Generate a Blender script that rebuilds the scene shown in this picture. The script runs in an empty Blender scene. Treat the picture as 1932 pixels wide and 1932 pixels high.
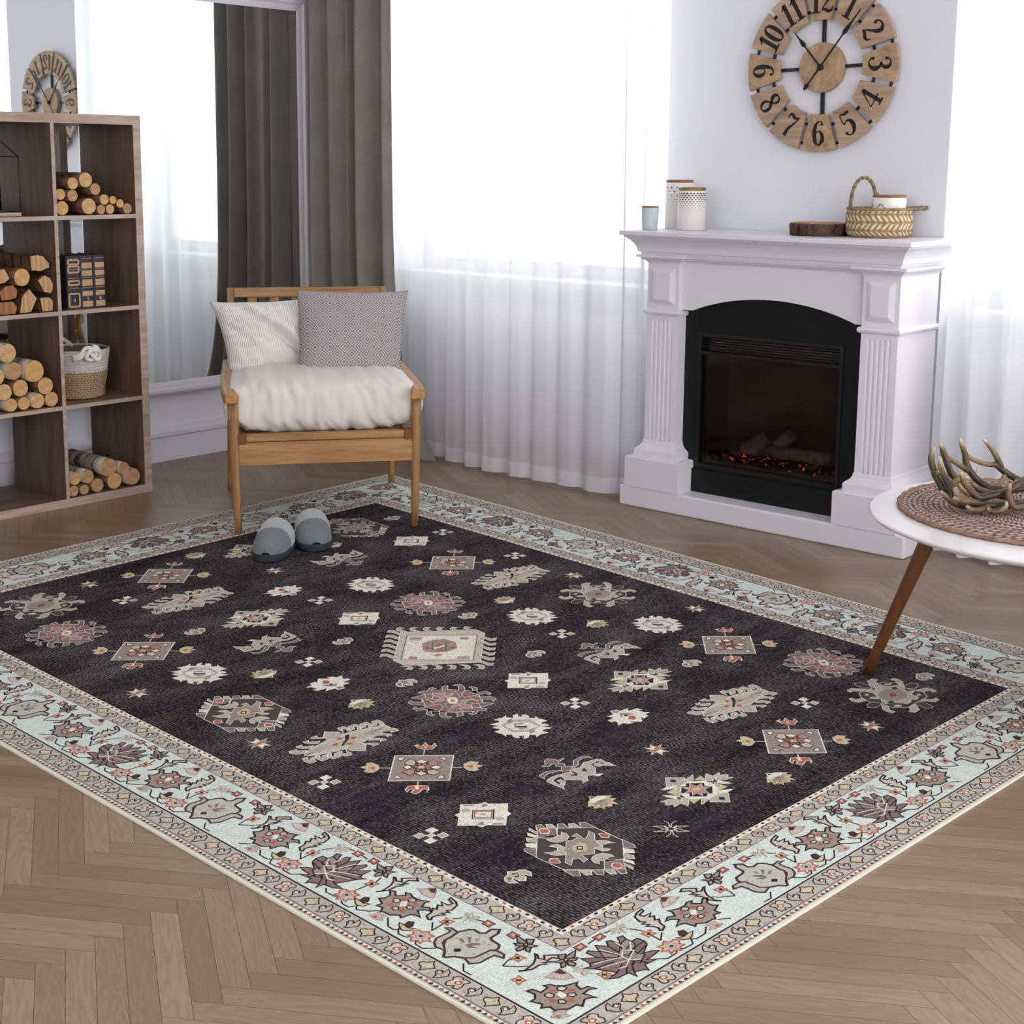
import bpy, bmesh, math, random
from mathutils import Vector, Matrix, noise
random.seed(7)
PI = math.pi
C = bpy.context.scene.collection

# ------------------------------------------------------------------ materials
MATS = {}
def newmat(name):
    m = bpy.data.materials.new(name); m.use_nodes = True
    MATS[name] = m
    nt = m.node_tree
    return m, nt, nt.nodes['Principled BSDF']
def N(nt, t, **k):
    n = nt.nodes.new('ShaderNode' + t)
    for a, b in k.items():
        if a in n.inputs: n.inputs[a].default_value = b
        else: setattr(n, a, b)
    return n
def L(nt, a, b): nt.links.new(a, b)
def col(c): return (c[0], c[1], c[2], 1)
def srgb(r, g, b):
    f = lambda v: (v / 255 / 12.92) if v / 255 <= .04045 else ((v / 255 + .055) / 1.055) ** 2.4
    return (f(r), f(g), f(b))
def coords(nt, scale=(1, 1, 1), kind='Object', loc=(0, 0, 0), rot=(0, 0, 0)):
    tc = N(nt, 'TexCoord'); mp = N(nt, 'Mapping')
    mp.inputs['Scale'].default_value = scale; mp.inputs['Location'].default_value = loc; mp.inputs['Rotation'].default_value = rot
    L(nt, tc.outputs[kind], mp.inputs['Vector']); return mp.outputs['Vector']
def ramp(nt, fac, stops):
    r = N(nt, 'ValToRGB'); el = r.color_ramp.elements
    while len(el) < len(stops): el.new(.5)
    for e, (p, c) in zip(el, stops): e.position = p; e.color = col(c)
    L(nt, fac, r.inputs['Fac']); return r.outputs['Color']
def math_(nt, op, a, b=None, c=None):
    m = N(nt, 'Math', operation=op)
    for i, x in enumerate((a, b, c)):
        if x is None: continue
        if isinstance(x, (int, float)): m.inputs[i].default_value = x
        else: L(nt, x, m.inputs[i])
    return m.outputs[0]
def mix(nt, fac, a, b, mode='MIX'):
    m = N(nt, 'Mix', data_type='RGBA', blend_type=mode)
    for s, x in ((m.inputs[0], fac), (m.inputs[6], a), (m.inputs[7], b)):
        if isinstance(x, (int, float)): s.default_value = x
        elif isinstance(x, tuple): s.default_value = col(x)
        else: L(nt, x, s)
    return m.outputs[2]
def bump(nt, bsdf, h, strength=.3, dist=.002):
    b = N(nt, 'Bump', Strength=strength, Distance=dist); L(nt, h, b.inputs['Height']); L(nt, b.outputs[0], bsdf.inputs['Normal'])

def plain(name, c, rough=.5, spec=.4, metal=0, var=.06, vs=30, bmp=0, sheen=0):
    m, nt, b = newmat(name)
    n = N(nt, 'TexNoise', Scale=vs, Detail=4); L(nt, coords(nt), n.inputs['Vector'])
    lo = tuple(x * (1 - var) for x in c); hi = tuple(min(1, x * (1 + var)) for x in c)
    L(nt, ramp(nt, n.outputs[0], [(.3, lo), (.7, hi)]), b.inputs['Base Color'])
    b.inputs['Roughness'].default_value = rough; b.inputs['Specular IOR Level'].default_value = spec; b.inputs['Metallic'].default_value = metal
    if sheen: b.inputs['Sheen Weight'].default_value = sheen
    if bmp: bump(nt, b, n.outputs[0], bmp, .001)
    return m

def wood(name, dark, light, scale=(1, 1, 1), rough=.45, grain=18, axis='X', kind='Object', spec=.35):
    """streaky grain running along one axis"""
    m, nt, b = newmat(name)
    s = {'X': (1.2, grain, grain), 'Y': (grain, 1.2, grain), 'Z': (grain, grain, 1.2)}[axis]
    s = tuple(a * c for a, c in zip(s, scale))
    v = coords(nt, s, kind)
    n = N(nt, 'TexNoise', Scale=2.2, Detail=6, Roughness=.62, Distortion=.6); L(nt, v, n.inputs['Vector'])
    n2 = N(nt, 'TexNoise', Scale=9, Detail=3, Roughness=.7); L(nt, v, n2.inputs['Vector'])
    f = math_(nt, 'ADD', math_(nt, 'MULTIPLY', n.outputs[0], .75), math_(nt, 'MULTIPLY', n2.outputs[0], .25))
    L(nt, ramp(nt, f, [(.36, dark), (.62, light)]), b.inputs['Base Color'])
    b.inputs['Roughness'].default_value = rough; b.inputs['Specular IOR Level'].default_value = spec
    bump(nt, b, n2.outputs[0], .12, .0005)
    return m

M_wall = plain('wall_paint', srgb(236, 237, 244), .8, .2, var=.01, vs=3)
M_white = plain('white_lacquer', srgb(226, 223, 230), .35, .4, var=.01, vs=5)
M_ceil = plain('ceiling_paint', srgb(240, 240, 240), .9, .1, var=.01, vs=3)
M_oakX = wood('oak_x', srgb(138, 98, 58), srgb(184, 140, 92), axis='X')
M_oakZ = wood('oak_z', srgb(132, 94, 56), srgb(180, 136, 88), axis='Z')
M_oakY = wood('oak_y', srgb(150, 102, 56), srgb(198, 148, 92), axis='Y')
M_oakdark = wood('oak_dark', srgb(96, 58, 26), srgb(128, 80, 40), axis='Z')
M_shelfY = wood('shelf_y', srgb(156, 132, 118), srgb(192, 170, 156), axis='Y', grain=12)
M_shelfZ_shade = wood('shelf_z_shaded', srgb(86, 64, 52), srgb(126, 98, 82), axis='Z', grain=10)  # upright panels: shade inside the cubes painted in as a darker wood tone
M_shelfD_shade = wood('shelf_d_shaded', srgb(92, 70, 58), srgb(134, 108, 92), axis='Y', grain=12)  # boards: the same wood darkened, shade put into the colour
M_walnut = wood('walnut_z', srgb(74, 40, 12), srgb(108, 64, 26), axis='Z', grain=10, rough=.4)
M_black = plain('black_metal', (.012, .012, .013), .45, .4, var=.1)
M_blackmatte = plain('black_matte', (.006, .007, .0075), .5, .3, var=.1)
M_screw = plain('screw', (.35, .33, .3), .4, .5, metal=.6)
M_ceramic = plain('ceramic_white', srgb(240, 236, 232), .18, .5, var=.01)
M_rope = plain('cotton_rope', srgb(226, 220, 214), .9, .1, var=.08, vs=200, bmp=.4)

# floor planks : UV in metres along / across the plank, per-island tone
def floor_mat():
    m, nt, b = newmat('oak_parquet')
    uv = N(nt, 'UVMap'); geo = N(nt, 'NewGeometry')
    rnd = geo.outputs['Random Per Island']
    sep = N(nt, 'SeparateXYZ'); L(nt, uv.outputs[0], sep.inputs[0])
    cmb = N(nt, 'CombineXYZ')
    L(nt, math_(nt, 'MULTIPLY', sep.outputs[0], 2.2), cmb.inputs[0])
    L(nt, math_(nt, 'MULTIPLY', sep.outputs[1], 16), cmb.inputs[1])
    L(nt, math_(nt, 'MULTIPLY', rnd, 60), cmb.inputs[2])
    n = N(nt, 'TexNoise', Scale=1.6, Detail=3, Roughness=.5, Distortion=.5); L(nt, cmb.outputs[0], n.inputs['Vector'])
    rings = math_(nt, 'SINE', math_(nt, 'MULTIPLY', n.outputs[0], 62))
    rings = math_(nt, 'ADD', math_(nt, 'MULTIPLY', rings, .5), .5)
    cm2 = N(nt, 'CombineXYZ')
    L(nt, math_(nt, 'MULTIPLY', sep.outputs[0], 10), cm2.inputs[0]); L(nt, math_(nt, 'MULTIPLY', sep.outputs[1], 260), cm2.inputs[1]); L(nt, math_(nt, 'MULTIPLY', rnd, 30), cm2.inputs[2])
    f = N(nt, 'TexNoise', Scale=1, Detail=3, Roughness=.6); L(nt, cm2.outputs[0], f.inputs['Vector'])
    base = ramp(nt, rnd, [(0, srgb(136, 113, 90)), (.35, srgb(144, 121, 98)), (.7, srgb(152, 130, 107)), (1, srgb(162, 140, 117))])
    g = mix(nt, math_(nt, 'MULTIPLY', rings, .32), base, srgb(112, 88, 66))
    g = mix(nt, math_(nt, 'MULTIPLY', f.outputs[0], .3), g, srgb(104, 82, 62))
    L(nt, g, b.inputs['Base Color'])
    b.inputs['Roughness'].default_value = .34; b.inputs['Specular IOR Level'].default_value = .5
    bump(nt, b, f.outputs[0], .15, .0004)
    return m
M_floor = floor_mat()
M_gap = plain('parquet_gap', srgb(60, 46, 34), .8, .1)

def fabric(name, c1, c2, scale=900, rough=.95, bstr=.35, sheen=.2, noise_s=6, var=.1):
    m, nt, b = newmat(name)
    v = coords(nt)
    w = N(nt, 'TexNoise', Scale=scale, Detail=1); L(nt, v, w.inputs['Vector'])
    n = N(nt, 'TexNoise', Scale=noise_s, Detail=3); L(nt, v, n.inputs['Vector'])
    f = math_(nt, 'ADD', math_(nt, 'MULTIPLY', w.outputs[0], .6), math_(nt, 'MULTIPLY', n.outputs[0], .4))
    L(nt, ramp(nt, f, [(.35, c1), (.65, c2)]), b.inputs['Base Color'])
    b.inputs['Roughness'].default_value = rough; b.inputs['Specular IOR Level'].default_value = .1; b.inputs['Sheen Weight'].default_value = sheen
    bump(nt, b, w.outputs[0], bstr, .0008)
    return m
M_dark = fabric('charcoal_curtain', srgb(120, 115, 110), srgb(142, 137, 131), 500, sheen=.1)
M_satin = fabric('cream_cotton', srgb(216, 207, 200), srgb(228, 220, 213), 600, rough=.45, bstr=.08, sheen=.15)
M_knit = fabric('grey_knit', srgb(92, 99, 102), srgb(132, 139, 142), 500, bstr=.5)
M_fleece = fabric('pale_fleece', srgb(146, 147, 150), srgb(190, 190, 193), 350, bstr=.8, sheen=.5)
M_sole = plain('dark_rubber', (.035, .038, .042), .8, .2)

def ribbed():
    m, nt, b = newmat('ribbed_cotton')
    uv = N(nt, 'UVMap'); sp = N(nt, 'SeparateXYZ'); L(nt, uv.outputs[0], sp.inputs[0])
    s = math_(nt, 'SINE', math_(nt, 'MULTIPLY', sp.outputs[0], 2 * PI * 62))
    L(nt, ramp(nt, math_(nt, 'MULTIPLY_ADD', s, .5, .5), [(0, srgb(212, 205, 200)), (.6, srgb(238, 233, 230))]), b.inputs['Base Color'])
    b.inputs['Roughness'].default_value = .95; b.inputs['Specular IOR Level'].default_value = .1
    bump(nt, b, s, .5, .0012); return m
M_ribbed = ribbed()
def diamond():
    m, nt, b = newmat('diamond_jacquard')
    uv = N(nt, 'UVMap'); sp = N(nt, 'SeparateXYZ'); L(nt, uv.outputs[0], sp.inputs[0])
    nz = N(nt, 'TexNoise', Scale=60, Detail=2); L(nt, uv.outputs[0], nz.inputs['Vector'])
    def tri(x, k): return math_(nt, 'ABSOLUTE', math_(nt, 'SUBTRACT', math_(nt, 'FRACT', math_(nt, 'MULTIPLY', x, k)), .5))
    d = math_(nt, 'ADD', tri(sp.outputs[0], 7), tri(sp.outputs[1], 6))
    st = math_(nt, 'SINE', math_(nt, 'ADD', math_(nt, 'MULTIPLY', d, 2 * PI * 5), math_(nt, 'MULTIPLY', nz.outputs[0], 1.2)))
    fine = math_(nt, 'SINE', math_(nt, 'MULTIPLY', sp.outputs[1], 2 * PI * 150))
    f = math_(nt, 'MULTIPLY_ADD', math_(nt, 'ADD', st, math_(nt, 'MULTIPLY', fine, .35)), .4, .5)
    L(nt, ramp(nt, f, [(.2, srgb(120, 111, 113)), (.8, srgb(198, 190, 191))]), b.inputs['Base Color'])
    b.inputs['Roughness'].default_value = .95; b.inputs['Specular IOR Level'].default_value = .1
    bump(nt, b, f, .3, .0006); return m
M_diamond = diamond()

def sheer(name, alpha_open, c=(.93, .94, .96)):
    m, nt, b = newmat(name)
    nt.nodes.remove(b); out = nt.nodes['Material Output']
    tr = N(nt, 'BsdfTransparent'); tl = N(nt, 'BsdfTranslucent'); df = N(nt, 'BsdfDiffuse')
    tl.inputs[0].default_value = col(c); df.inputs[0].default_value = col(c)
    w = N(nt, 'TexWave', Scale=420, wave_type='BANDS', bands_direction='X'); L(nt, coords(nt), w.inputs['Vector'])
    m1 = N(nt, 'MixShader', Fac=.42); L(nt, tl.outputs[0], m1.inputs[1]); L(nt, df.outputs[0], m1.inputs[2])
    m2 = N(nt, 'MixShader'); L(nt, math_(nt, 'MULTIPLY_ADD', w.outputs[0], .06, 1 - alpha_open - .03), m2.inputs[0])
    L(nt, tr.outputs[0], m2.inputs[1]); L(nt, m1.outputs[0], m2.inputs[2]); L(nt, m2.outputs[0], out.inputs[0])
    return m
M_sheer = sheer('sheer_voile', .20)
M_hem = sheer('sheer_hem', .06)

def glass_dark(name, c, rough=.05):
    m, nt, b = newmat(name)
    b.inputs['Base Color'].default_value = col(c); b.inputs['Roughness'].default_value = rough
    b.inputs['Transmission Weight'].default_value = .85; b.inputs['IOR'].default_value = 1.45; b.inputs['Alpha'].default_value = 1
    return m
def mirror_mat():
    m, nt, b = newmat('mirror_silver')
    b.inputs['Base Color'].default_value = (.86, .9, .89, 1); b.inputs['Metallic'].default_value = 1; b.inputs['Roughness'].default_value = .0
    return m
M_mirror = mirror_mat()

# logs
def bark(name, dark, light, birch=False):
    m, nt, b = newmat(name)
    v = coords(nt, (30, 30, 6) if not birch else (6, 6, 26))
    n = N(nt, 'TexNoise', Scale=1.5, Detail=6, Roughness=.65); L(nt, v, n.inputs['Vector'])
    L(nt, ramp(nt, n.outputs[0], [(.38, dark), (.5, light), (.75, tuple(min(1, x * 1.25) for x in light))]), b.inputs['Base Color'])
    b.inputs['Roughness'].default_value = .9; b.inputs['Specular IOR Level'].default_value = .1
    bump(nt, b, n.outputs[0], .6, .003); return m
M_bark = bark('bark_brown', srgb(58, 40, 30), srgb(126, 96, 74))
M_birch = bark('bark_birch', srgb(40, 34, 30), srgb(186, 170, 156), True)
def endgrain(name, a, bcol):
    m, nt, b = newmat(name)
    tc = N(nt, 'TexCoord'); mp = N(nt, 'Mapping'); mp.inputs['Scale'].default_value = (1, 1, 0)
    L(nt, tc.outputs['Object'], mp.inputs[0])
    nz = N(nt, 'TexNoise', Scale=40, Detail=3); L(nt, tc.outputs['Object'], nz.inputs['Vector'])
    ln = N(nt, 'VectorMath', operation='LENGTH'); L(nt, mp.outputs[0], ln.inputs[0])
    r = math_(nt, 'SINE', math_(nt, 'ADD', math_(nt, 'MULTIPLY', ln.outputs['Value'], 900), math_(nt, 'MULTIPLY', nz.outputs[0], 6)))
    f = math_(nt, 'ADD', math_(nt, 'MULTIPLY_ADD', r, .12, .2), math_(nt, 'MULTIPLY', nz.outputs[0], .7))
    L(nt, ramp(nt, f, [(.3, a), (.75, bcol)]), b.inputs['Base Color'])
    b.inputs['Roughness'].default_value = .8; b.inputs['Specular IOR Level'].default_value = .15; return m
M_end = [endgrain('end_a', srgb(172, 128, 84), srgb(222, 184, 134)), endgrain('end_b', srgb(150, 108, 76), srgb(202, 162, 122)), endgrain('end_c', srgb(178, 130, 80), srgb(220, 176, 120))]
M_split = [wood('split_a', srgb(150, 104, 64), srgb(214, 176, 130), axis='Z', grain=40, rough=.85), wood('split_b', srgb(120, 72, 42), srgb(178, 126, 84), axis='Z', grain=30, rough=.85)]
def weave(name, dark, light, sx, sz):
    m, nt, b = newmat(name)
    uv = N(nt, 'UVMap'); sp = N(nt, 'SeparateXYZ'); L(nt, uv.outputs[0], sp.inputs[0])
    row = math_(nt, 'MULTIPLY', sp.outputs[1], sz)
    par = math_(nt, 'SUBTRACT', math_(nt, 'MULTIPLY', math_(nt, 'FLOORED_MODULO', math_(nt, 'FLOOR', row), 2), 2), 1)
    dg = math_(nt, 'SINE', math_(nt, 'ADD', math_(nt, 'MULTIPLY', sp.outputs[0], 2 * PI * sx), math_(nt, 'MULTIPLY', math_(nt, 'MULTIPLY', math_(nt, 'FRACT', row), par), 2 * PI)))
    ed = math_(nt, 'SINE', math_(nt, 'MULTIPLY', math_(nt, 'FRACT', row), PI))
    nz = N(nt, 'TexNoise', Scale=90, Detail=2); L(nt, coords(nt), nz.inputs['Vector'])
    f = math_(nt, 'ADD', math_(nt, 'MULTIPLY', math_(nt, 'MULTIPLY_ADD', dg, .5, .5), ed), math_(nt, 'MULTIPLY', math_(nt, 'SUBTRACT', nz.outputs[0], .5), .9))
    L(nt, ramp(nt, f, [(.05, dark), (.35, tuple((a + c) / 2 for a, c in zip(dark, light))), (.8, light)]), b.inputs['Base Color'])
    b.inputs['Roughness'].default_value = .85; b.inputs['Specular IOR Level'].default_value = .15
    bump(nt, b, f, .7, .003); return m
M_straw = weave('seagrass', srgb(140, 114, 82), srgb(220, 198, 162), 36, 9)
M_seagrass2 = weave('seagrass_fine', srgb(134, 106, 76), srgb(208, 184, 148), 60, 12)
M_cord = weave('white_cord', srgb(206, 200, 196), srgb(232, 228, 224), 90, 24)
M_mat = weave('placemat_weave', srgb(96, 70, 60), srgb(206, 182, 174), 90, 28)
M_lining = plain('basket_lining', srgb(120, 108, 98), .9, .1)
M_antler = None
def antler():
    m, nt, b = newmat('antler_resin')
    v = coords(nt, (1, 1, 1))
    n = N(nt, 'TexNoise', Scale=26, Detail=4); L(nt, v, n.inputs['Vector'])
    w = N(nt, 'TexNoise', Scale=160, Detail=3); L(nt, v, w.inputs['Vector'])
    at = N(nt, 'Attribute', attribute_name='tip')
    f = math_(nt, 'ADD', math_(nt, 'MULTIPLY', at.outputs['Fac'], .75), math_(nt, 'MULTIPLY', math_(nt, 'ADD', n.outputs[0], math_(nt, 'MULTIPLY', w.outputs[0], .5)), .42))
    L(nt, ramp(nt, f, [(.3, srgb(54, 38, 26)), (.48, srgb(98, 74, 50)), (.68, srgb(152, 132, 96)), (.95, srgb(204, 190, 156))]), b.inputs['Base Color'])
    b.inputs['Roughness'].default_value = .38; bump(nt, b, w.outputs[0], .5, .0015); return m
M_antler = antler()
M_clock = wood('clock_wood', srgb(150, 120, 98), srgb(196, 166, 140), axis='X', grain=10, rough=.6)
M_clock2 = wood('clock_wood_warm', srgb(152, 122, 94), srgb(194, 162, 128), axis='Y', grain=10, rough=.6)
M_ink = plain('numeral_black', (.012, .011, .011), .5, .3)
M_lid = wood('acacia_lid', srgb(120, 78, 48), srgb(170, 122, 82), axis='X', grain=14)
M_book = plain('book_leather', (.030, .022, .034), .5, .35, var=.3, vs=120)
M_gold = plain('gilt', srgb(182, 148, 112), .55, .4, var=.25, vs=400)
M_glassclear = None
# ------------------------------------------------------------------ mesh helpers
class MB:
    """collects shapes, builds ONE mesh object"""
    def __init__(s): s.v = []; s.f = []; s.m = []; s.uv = {}; s.sm = []
    def add(s, vs, fs, mi=0, uvs=None, smooth=False):
        o = len(s.v); s.v += [tuple(v) for v in vs]
        for i, f in enumerate(fs):
            s.f.append(tuple(o + a for a in f)); s.m.append(mi); s.sm.append(smooth)
            if uvs: s.uv[len(s.f) - 1] = [uvs[a] for a in f] if not isinstance(uvs, dict) else uvs[i]
        return s
    def box(s, x0, x1, y0, y1, z0, z1, mi=0):
        vs = [(x, y, z) for z in (z0, z1) for y in (y0, y1) for x in (x0, x1)]
        return s.add(vs, [(0, 2, 3, 1), (4, 5, 7, 6), (0, 1, 5, 4), (2, 6, 7, 3), (0, 4, 6, 2), (1, 3, 7, 5)], mi)
    def rings(s, rs, mi=0, cap0=True, cap1=True, close=True, smooth=True, uv=True):
        """rs : list of equally long point loops"""
        n = len(rs[0]); vs = [p for r in rs for p in r]; fs = []; us = {}
        m = n if close else n - 1
        for i in range(len(rs) - 1):
            for j in range(m):
                k = (j + 1) % n
                us[len(fs)] = [(j / m, i / (len(rs) - 1)), ((j + 1) / m, i / (len(rs) - 1)), ((j + 1) / m, (i + 1) / (len(rs) - 1)), (j / m, (i + 1) / (len(rs) - 1))]
                fs.append((i * n + j, i * n + k, (i + 1) * n + k, (i + 1) * n + j))
        s.add(vs, fs, mi, us, smooth)
        o = len(s.v) - len(vs)
        if close and cap0: s.f.append(tuple(o + a for a in reversed(range(n)))); s.m.append(mi); s.sm.append(False)
        if close and cap1: s.f.append(tuple(o + (len(rs) - 1) * n + a for a in range(n))); s.m.append(mi); s.sm.append(False)
        return s
    def lathe(s, prof, c=(0, 0, 0), n=48, mi=0, cap0=True, cap1=True, smooth=True, wob=None):
        rs = []
        for r, z in prof:
            rs.append([(c[0] + (r + (wob(2 * PI * j / n, z) if wob else 0)) * math.cos(2 * PI * j / n), c[1] + (r + (wob(2 * PI * j / n, z) if wob else 0)) * math.sin(2 * PI * j / n), c[2] + z) for j in range(n)])
        return s.rings(rs, mi, cap0, cap1, smooth=smooth)
    def tube(s, pts, r, n=10, mi=0, cap=True, flat=None, smooth=True):
        pts = [Vector(p) for p in pts]; rr = r if isinstance(r, (list, tuple)) else [r] * len(pts)
        t0 = (pts[1] - pts[0]).normalized(); a = Vector((0, 0, 1)) if abs(t0.z) < .9 else Vector((1, 0, 0))
        nn = t0.cross(a).normalized(); rs = []
        for i, p in enumerate(pts):
            t = (pts[min(i + 1, len(pts) - 1)] - pts[max(i - 1, 0)]).normalized()
            nn = (nn - t * nn.dot(t)).normalized(); b = t.cross(nn)
            rs.append([p + (nn * math.cos(2 * PI * j / n) + b * math.sin(2 * PI * j / n)) * rr[i] for j in range(n)])
        return s.rings(rs, mi, cap, cap, smooth=smooth)
    def prism(s, poly, z0, z1, mi=0, axis='z'):
        def P(a, b, c): return {'z': (a, b, c), 'y': (a, c, b), 'x': (c, a, b)}[axis]
        n = len(poly)
        vs = [P(a, b, z0) for a, b in poly] + [P(a, b, z1) for a, b in poly]
        return s.add(vs, [tuple(reversed(range(n))), tuple(range(n, 2 * n))] + [(i, (i + 1) % n, n + (i + 1) % n, n + i) for i in range(n)], mi)
    def ribbon(s, pts, w, z0, z1, mi=0, P=lambda a, b, c: (a, b, c)):
        """flat stroke of varying width, extruded z0..z1"""
        ww = w if isinstance(w, (list, tuple)) else [w] * len(pts); Lf = []; Rt = []
        for i, (x, y) in enumerate(pts):
            a = pts[max(i - 1, 0)]; b = pts[min(i + 1, len(pts) - 1)]
            dx, dy = b[0] - a[0], b[1] - a[1]; l = math.hypot(dx, dy) or 1
            Lf.append((x - dy / l * ww[i] / 2, y + dx / l * ww[i] / 2)); Rt.append((x + dy / l * ww[i] / 2, y - dx / l * ww[i] / 2))
        n = len(pts); q = Lf + Rt
        vs = [P(a, b, z0) for a, b in q] + [P(a, b, z1) for a, b in q]; fs = []
        for i in range(n - 1):
            fs += [(2 * n + i, 2 * n + i + 1, 3 * n + i + 1, 3 * n + i), (i, i + 1, 2 * n + i + 1, 2 * n + i), (n + i, 3 * n + i, 3 * n + i + 1, n + i + 1)]
        fs += [(0, 2 * n, 3 * n, n), (n - 1, 2 * n - 1, 4 * n - 1, 3 * n - 1)]
        return s.add(vs, fs, mi)
    def xf(s, M, start=0):
        s.v = s.v[:start] + [tuple(M @ Vector(v)) for v in s.v[start:]]; return s
    def build(s, name, mats, parent=None, bevel=0, sub=0, recalc=True, loc=None):
        me = bpy.data.meshes.new(name); me.from_pydata(s.v, [], s.f)
        for m in (mats if isinstance(mats, (list, tuple)) else [mats]): me.materials.append(m)
        me.polygons.foreach_set('material_index', s.m); me.polygons.foreach_set('use_smooth', s.sm)
        if s.uv:
            uvl = me.uv_layers.new(name='UVMap')
            for fi, us in s.uv.items():
                p = me.polygons[fi]
                for k, li in enumerate(p.loop_indices): uvl.data[li].uv = us[k]
        if recalc:
            bm = bmesh.new(); bm.from_mesh(me); bmesh.ops.recalc_face_normals(bm, faces=bm.faces); bm.to_mesh(me); bm.free()
        me.update()
        o = bpy.data.objects.new(name, me); C.objects.link(o)
        if parent: o.parent = parent
        if loc: o.location = loc
        if bevel:
            b = o.modifiers.new('bevel', 'BEVEL'); b.width = bevel; b.segments = 2; b.limit_method = 'ANGLE'; b.angle_limit = .6; b.harden_normals = False
        if sub:
            b = o.modifiers.new('sub', 'SUBSURF'); b.levels = sub; b.render_levels = sub
        return o
def thing(name, label, cat, loc=(0, 0, 0), rz=0, group=None):
    o = bpy.data.objects.new(name, None); C.objects.link(o); o.empty_display_size = .05
    o.location = loc; o.rotation_euler = (0, 0, rz); return tag(o, label, cat, group)
def tag(o, label, cat, group=None):
    o['label'] = label; o['category'] = cat
    if group: o['group'] = group
    return o
def struct(o): o['kind'] = 'structure'; return o
def smoothpath(pts, n=6):
    """Catmull-Rom through points (each point any dimension)"""
    out = []
    P = [pts[0]] + list(pts) + [pts[-1]]
    for i in range(1, len(P) - 2):
        for k in range(n):
            t = k / n
            out.append(tuple(.5 * ((2 * b) + (c - a) * t + (2 * a - 5 * b + 4 * c - d) * t * t + (3 * b - a - 3 * c + d) * t ** 3) for a, b, c, d in zip(P[i - 1], P[i], P[i + 1], P[i + 2])))
    out.append(tuple(pts[-1])); return out

# hand-drawn numerals (unit height 1, centred), strokes: [(x, y, width) ...]
DIG = {
'1': [[(-.2, .3, .04), (-.12, .36, .05), (0, .48, .1)], [(0, .5, .17), (0, -.45, .17)], [(-.2, -.47, .06), (.2, -.47, .06)]],
'2': [[(-.16, .2, .16), (-.22, .3, .1), (-.12, .44, .07), (.05, .46, .1), (.19, .34, .17), (.17, .16, .17), (.0, -.06, .09), (-.22, -.36, .05), (-.1, -.36, .12), (.08, -.44, .14), (.22, -.4, .08), (.26, -.25, .03)]],
'3': [[(-.16, .24, .15), (-.2, .34, .08), (-.06, .47, .05), (.1, .42, .14), (.16, .27, .17), (.08, .1, .12), (-.06, .05, .04)], [(-.06, .05, .04), (.1, 0, .12), (.2, -.2, .19), (.12, -.4, .14), (-.06, -.49, .05), (-.22, -.38, .08), (-.2, -.26, .15)]],
'4': [[(.08, .5, .05), (-.1, .2, .05), (-.3, -.2, .05), (.3, -.2, .05)], [(.09, .48, .16), (.09, -.45, .16)], [(-.08, -.47, .06), (.26, -.47, .06)]],
'5': [[(.24, .44, .12), (.0, .42, .1), (-.17, .46, .05), (-.17, .05, .05), (-.02, .13, .06), (.14, .06, .14), (.2, -.16, .18), (.12, -.38, .14), (-.06, -.49, .05), (-.22, -.38, .08), (-.2, -.28, .14)]],
'6': [[(.16, .32, .13), (.14, .44, .06), (.02, .49, .05), (-.13, .34, .13), (-.19, 0, .18), (-.15, -.33, .15), (.0, -.49, .05), (.15, -.36, .15), (.19, -.18, .16), (.13, .0, .12), (.0, .08, .04), (-.12, .0, .04)]],
'7': [[(-.24, .26, .04), (-.2, .46, .08), (-.08, .44, .14), (.08, .38, .12), (.24, .47, .05), (.1, .12, .07), (-.04, -.18, .13), (-.06, -.48, .17)]],
'8': [[(.0, .49, .05), (-.15, .4, .12), (-.14, .22, .15), (.02, .06, .12), (.17, -.12, .14), (.17, -.36, .13), (.0, -.49, .05), (-.17, -.36, .12), (-.17, -.16, .12), (.0, .04, .06), (.14, .2, .1), (.14, .4, .1), (.0, .49, .05)]],
'9': None,
'0': [[(.0, .49, .05), (-.15, .34, .13), (-.19, 0, .18), (-.15, -.34, .13), (.0, -.49, .05), (.15, -.34, .13), (.19, 0, .18), (.15, .34, .13), (.0, .49, .05)]],
}
DIG['9'] = [[(-x, -y, w) for x, y, w in st] for st in DIG['6']]
def digits(mb, txt, cx, cy, h, ang, z0, z1, mi=0, P=lambda a, b, c: (a, b, c), sp=.5):
    n = len(txt)
    for i, ch in enumerate(txt):
        ox = (i - (n - 1) / 2) * sp
        for st in DIG[ch]:
            sm = smoothpath(st, 4) if len(st) > 2 and ch not in '4' else st
            pts = []; ws = []
            for x, y, w in sm:
                X = (x + ox) * h; Y = y * h
                pts.append((cx + X * math.cos(ang) - Y * math.sin(ang), cy + X * math.sin(ang) + Y * math.cos(ang))); ws.append(max(w, .03) * h)
            mb.ribbon(pts, ws, z0, z1, mi, P)
CAM = dict(f=2718.917, ppx=901.307, ppy=775.539, h=1.29950, F=(-0.6627663, 0.7294786, -0.1691207), R=(0.7396073, 0.6730232, 0.0045483), U=(-0.11714, 0.1220684, 0.9855849))
# ------------------------------------------------------------------ camera
cam = bpy.data.cameras.new('camera'); co = bpy.data.objects.new('camera', cam); C.objects.link(co)
cam.sensor_width = 36; cam.sensor_fit = 'HORIZONTAL'; cam.lens = CAM['f'] / 1932 * 36
cam.shift_x = (966 - CAM['ppx']) / 1932; cam.shift_y = (CAM['ppy'] - 966) / 1932
F_ = Vector(CAM['F']); R_ = Vector(CAM['R']); U_ = Vector(CAM['U'])
co.matrix_world = Matrix((( R_.x, U_.x, -F_.x, 0), (R_.y, U_.y, -F_.y, 0), (R_.z, U_.z, -F_.z, CAM['h']), (0, 0, 0, 1)))
bpy.context.scene.camera = co

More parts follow.
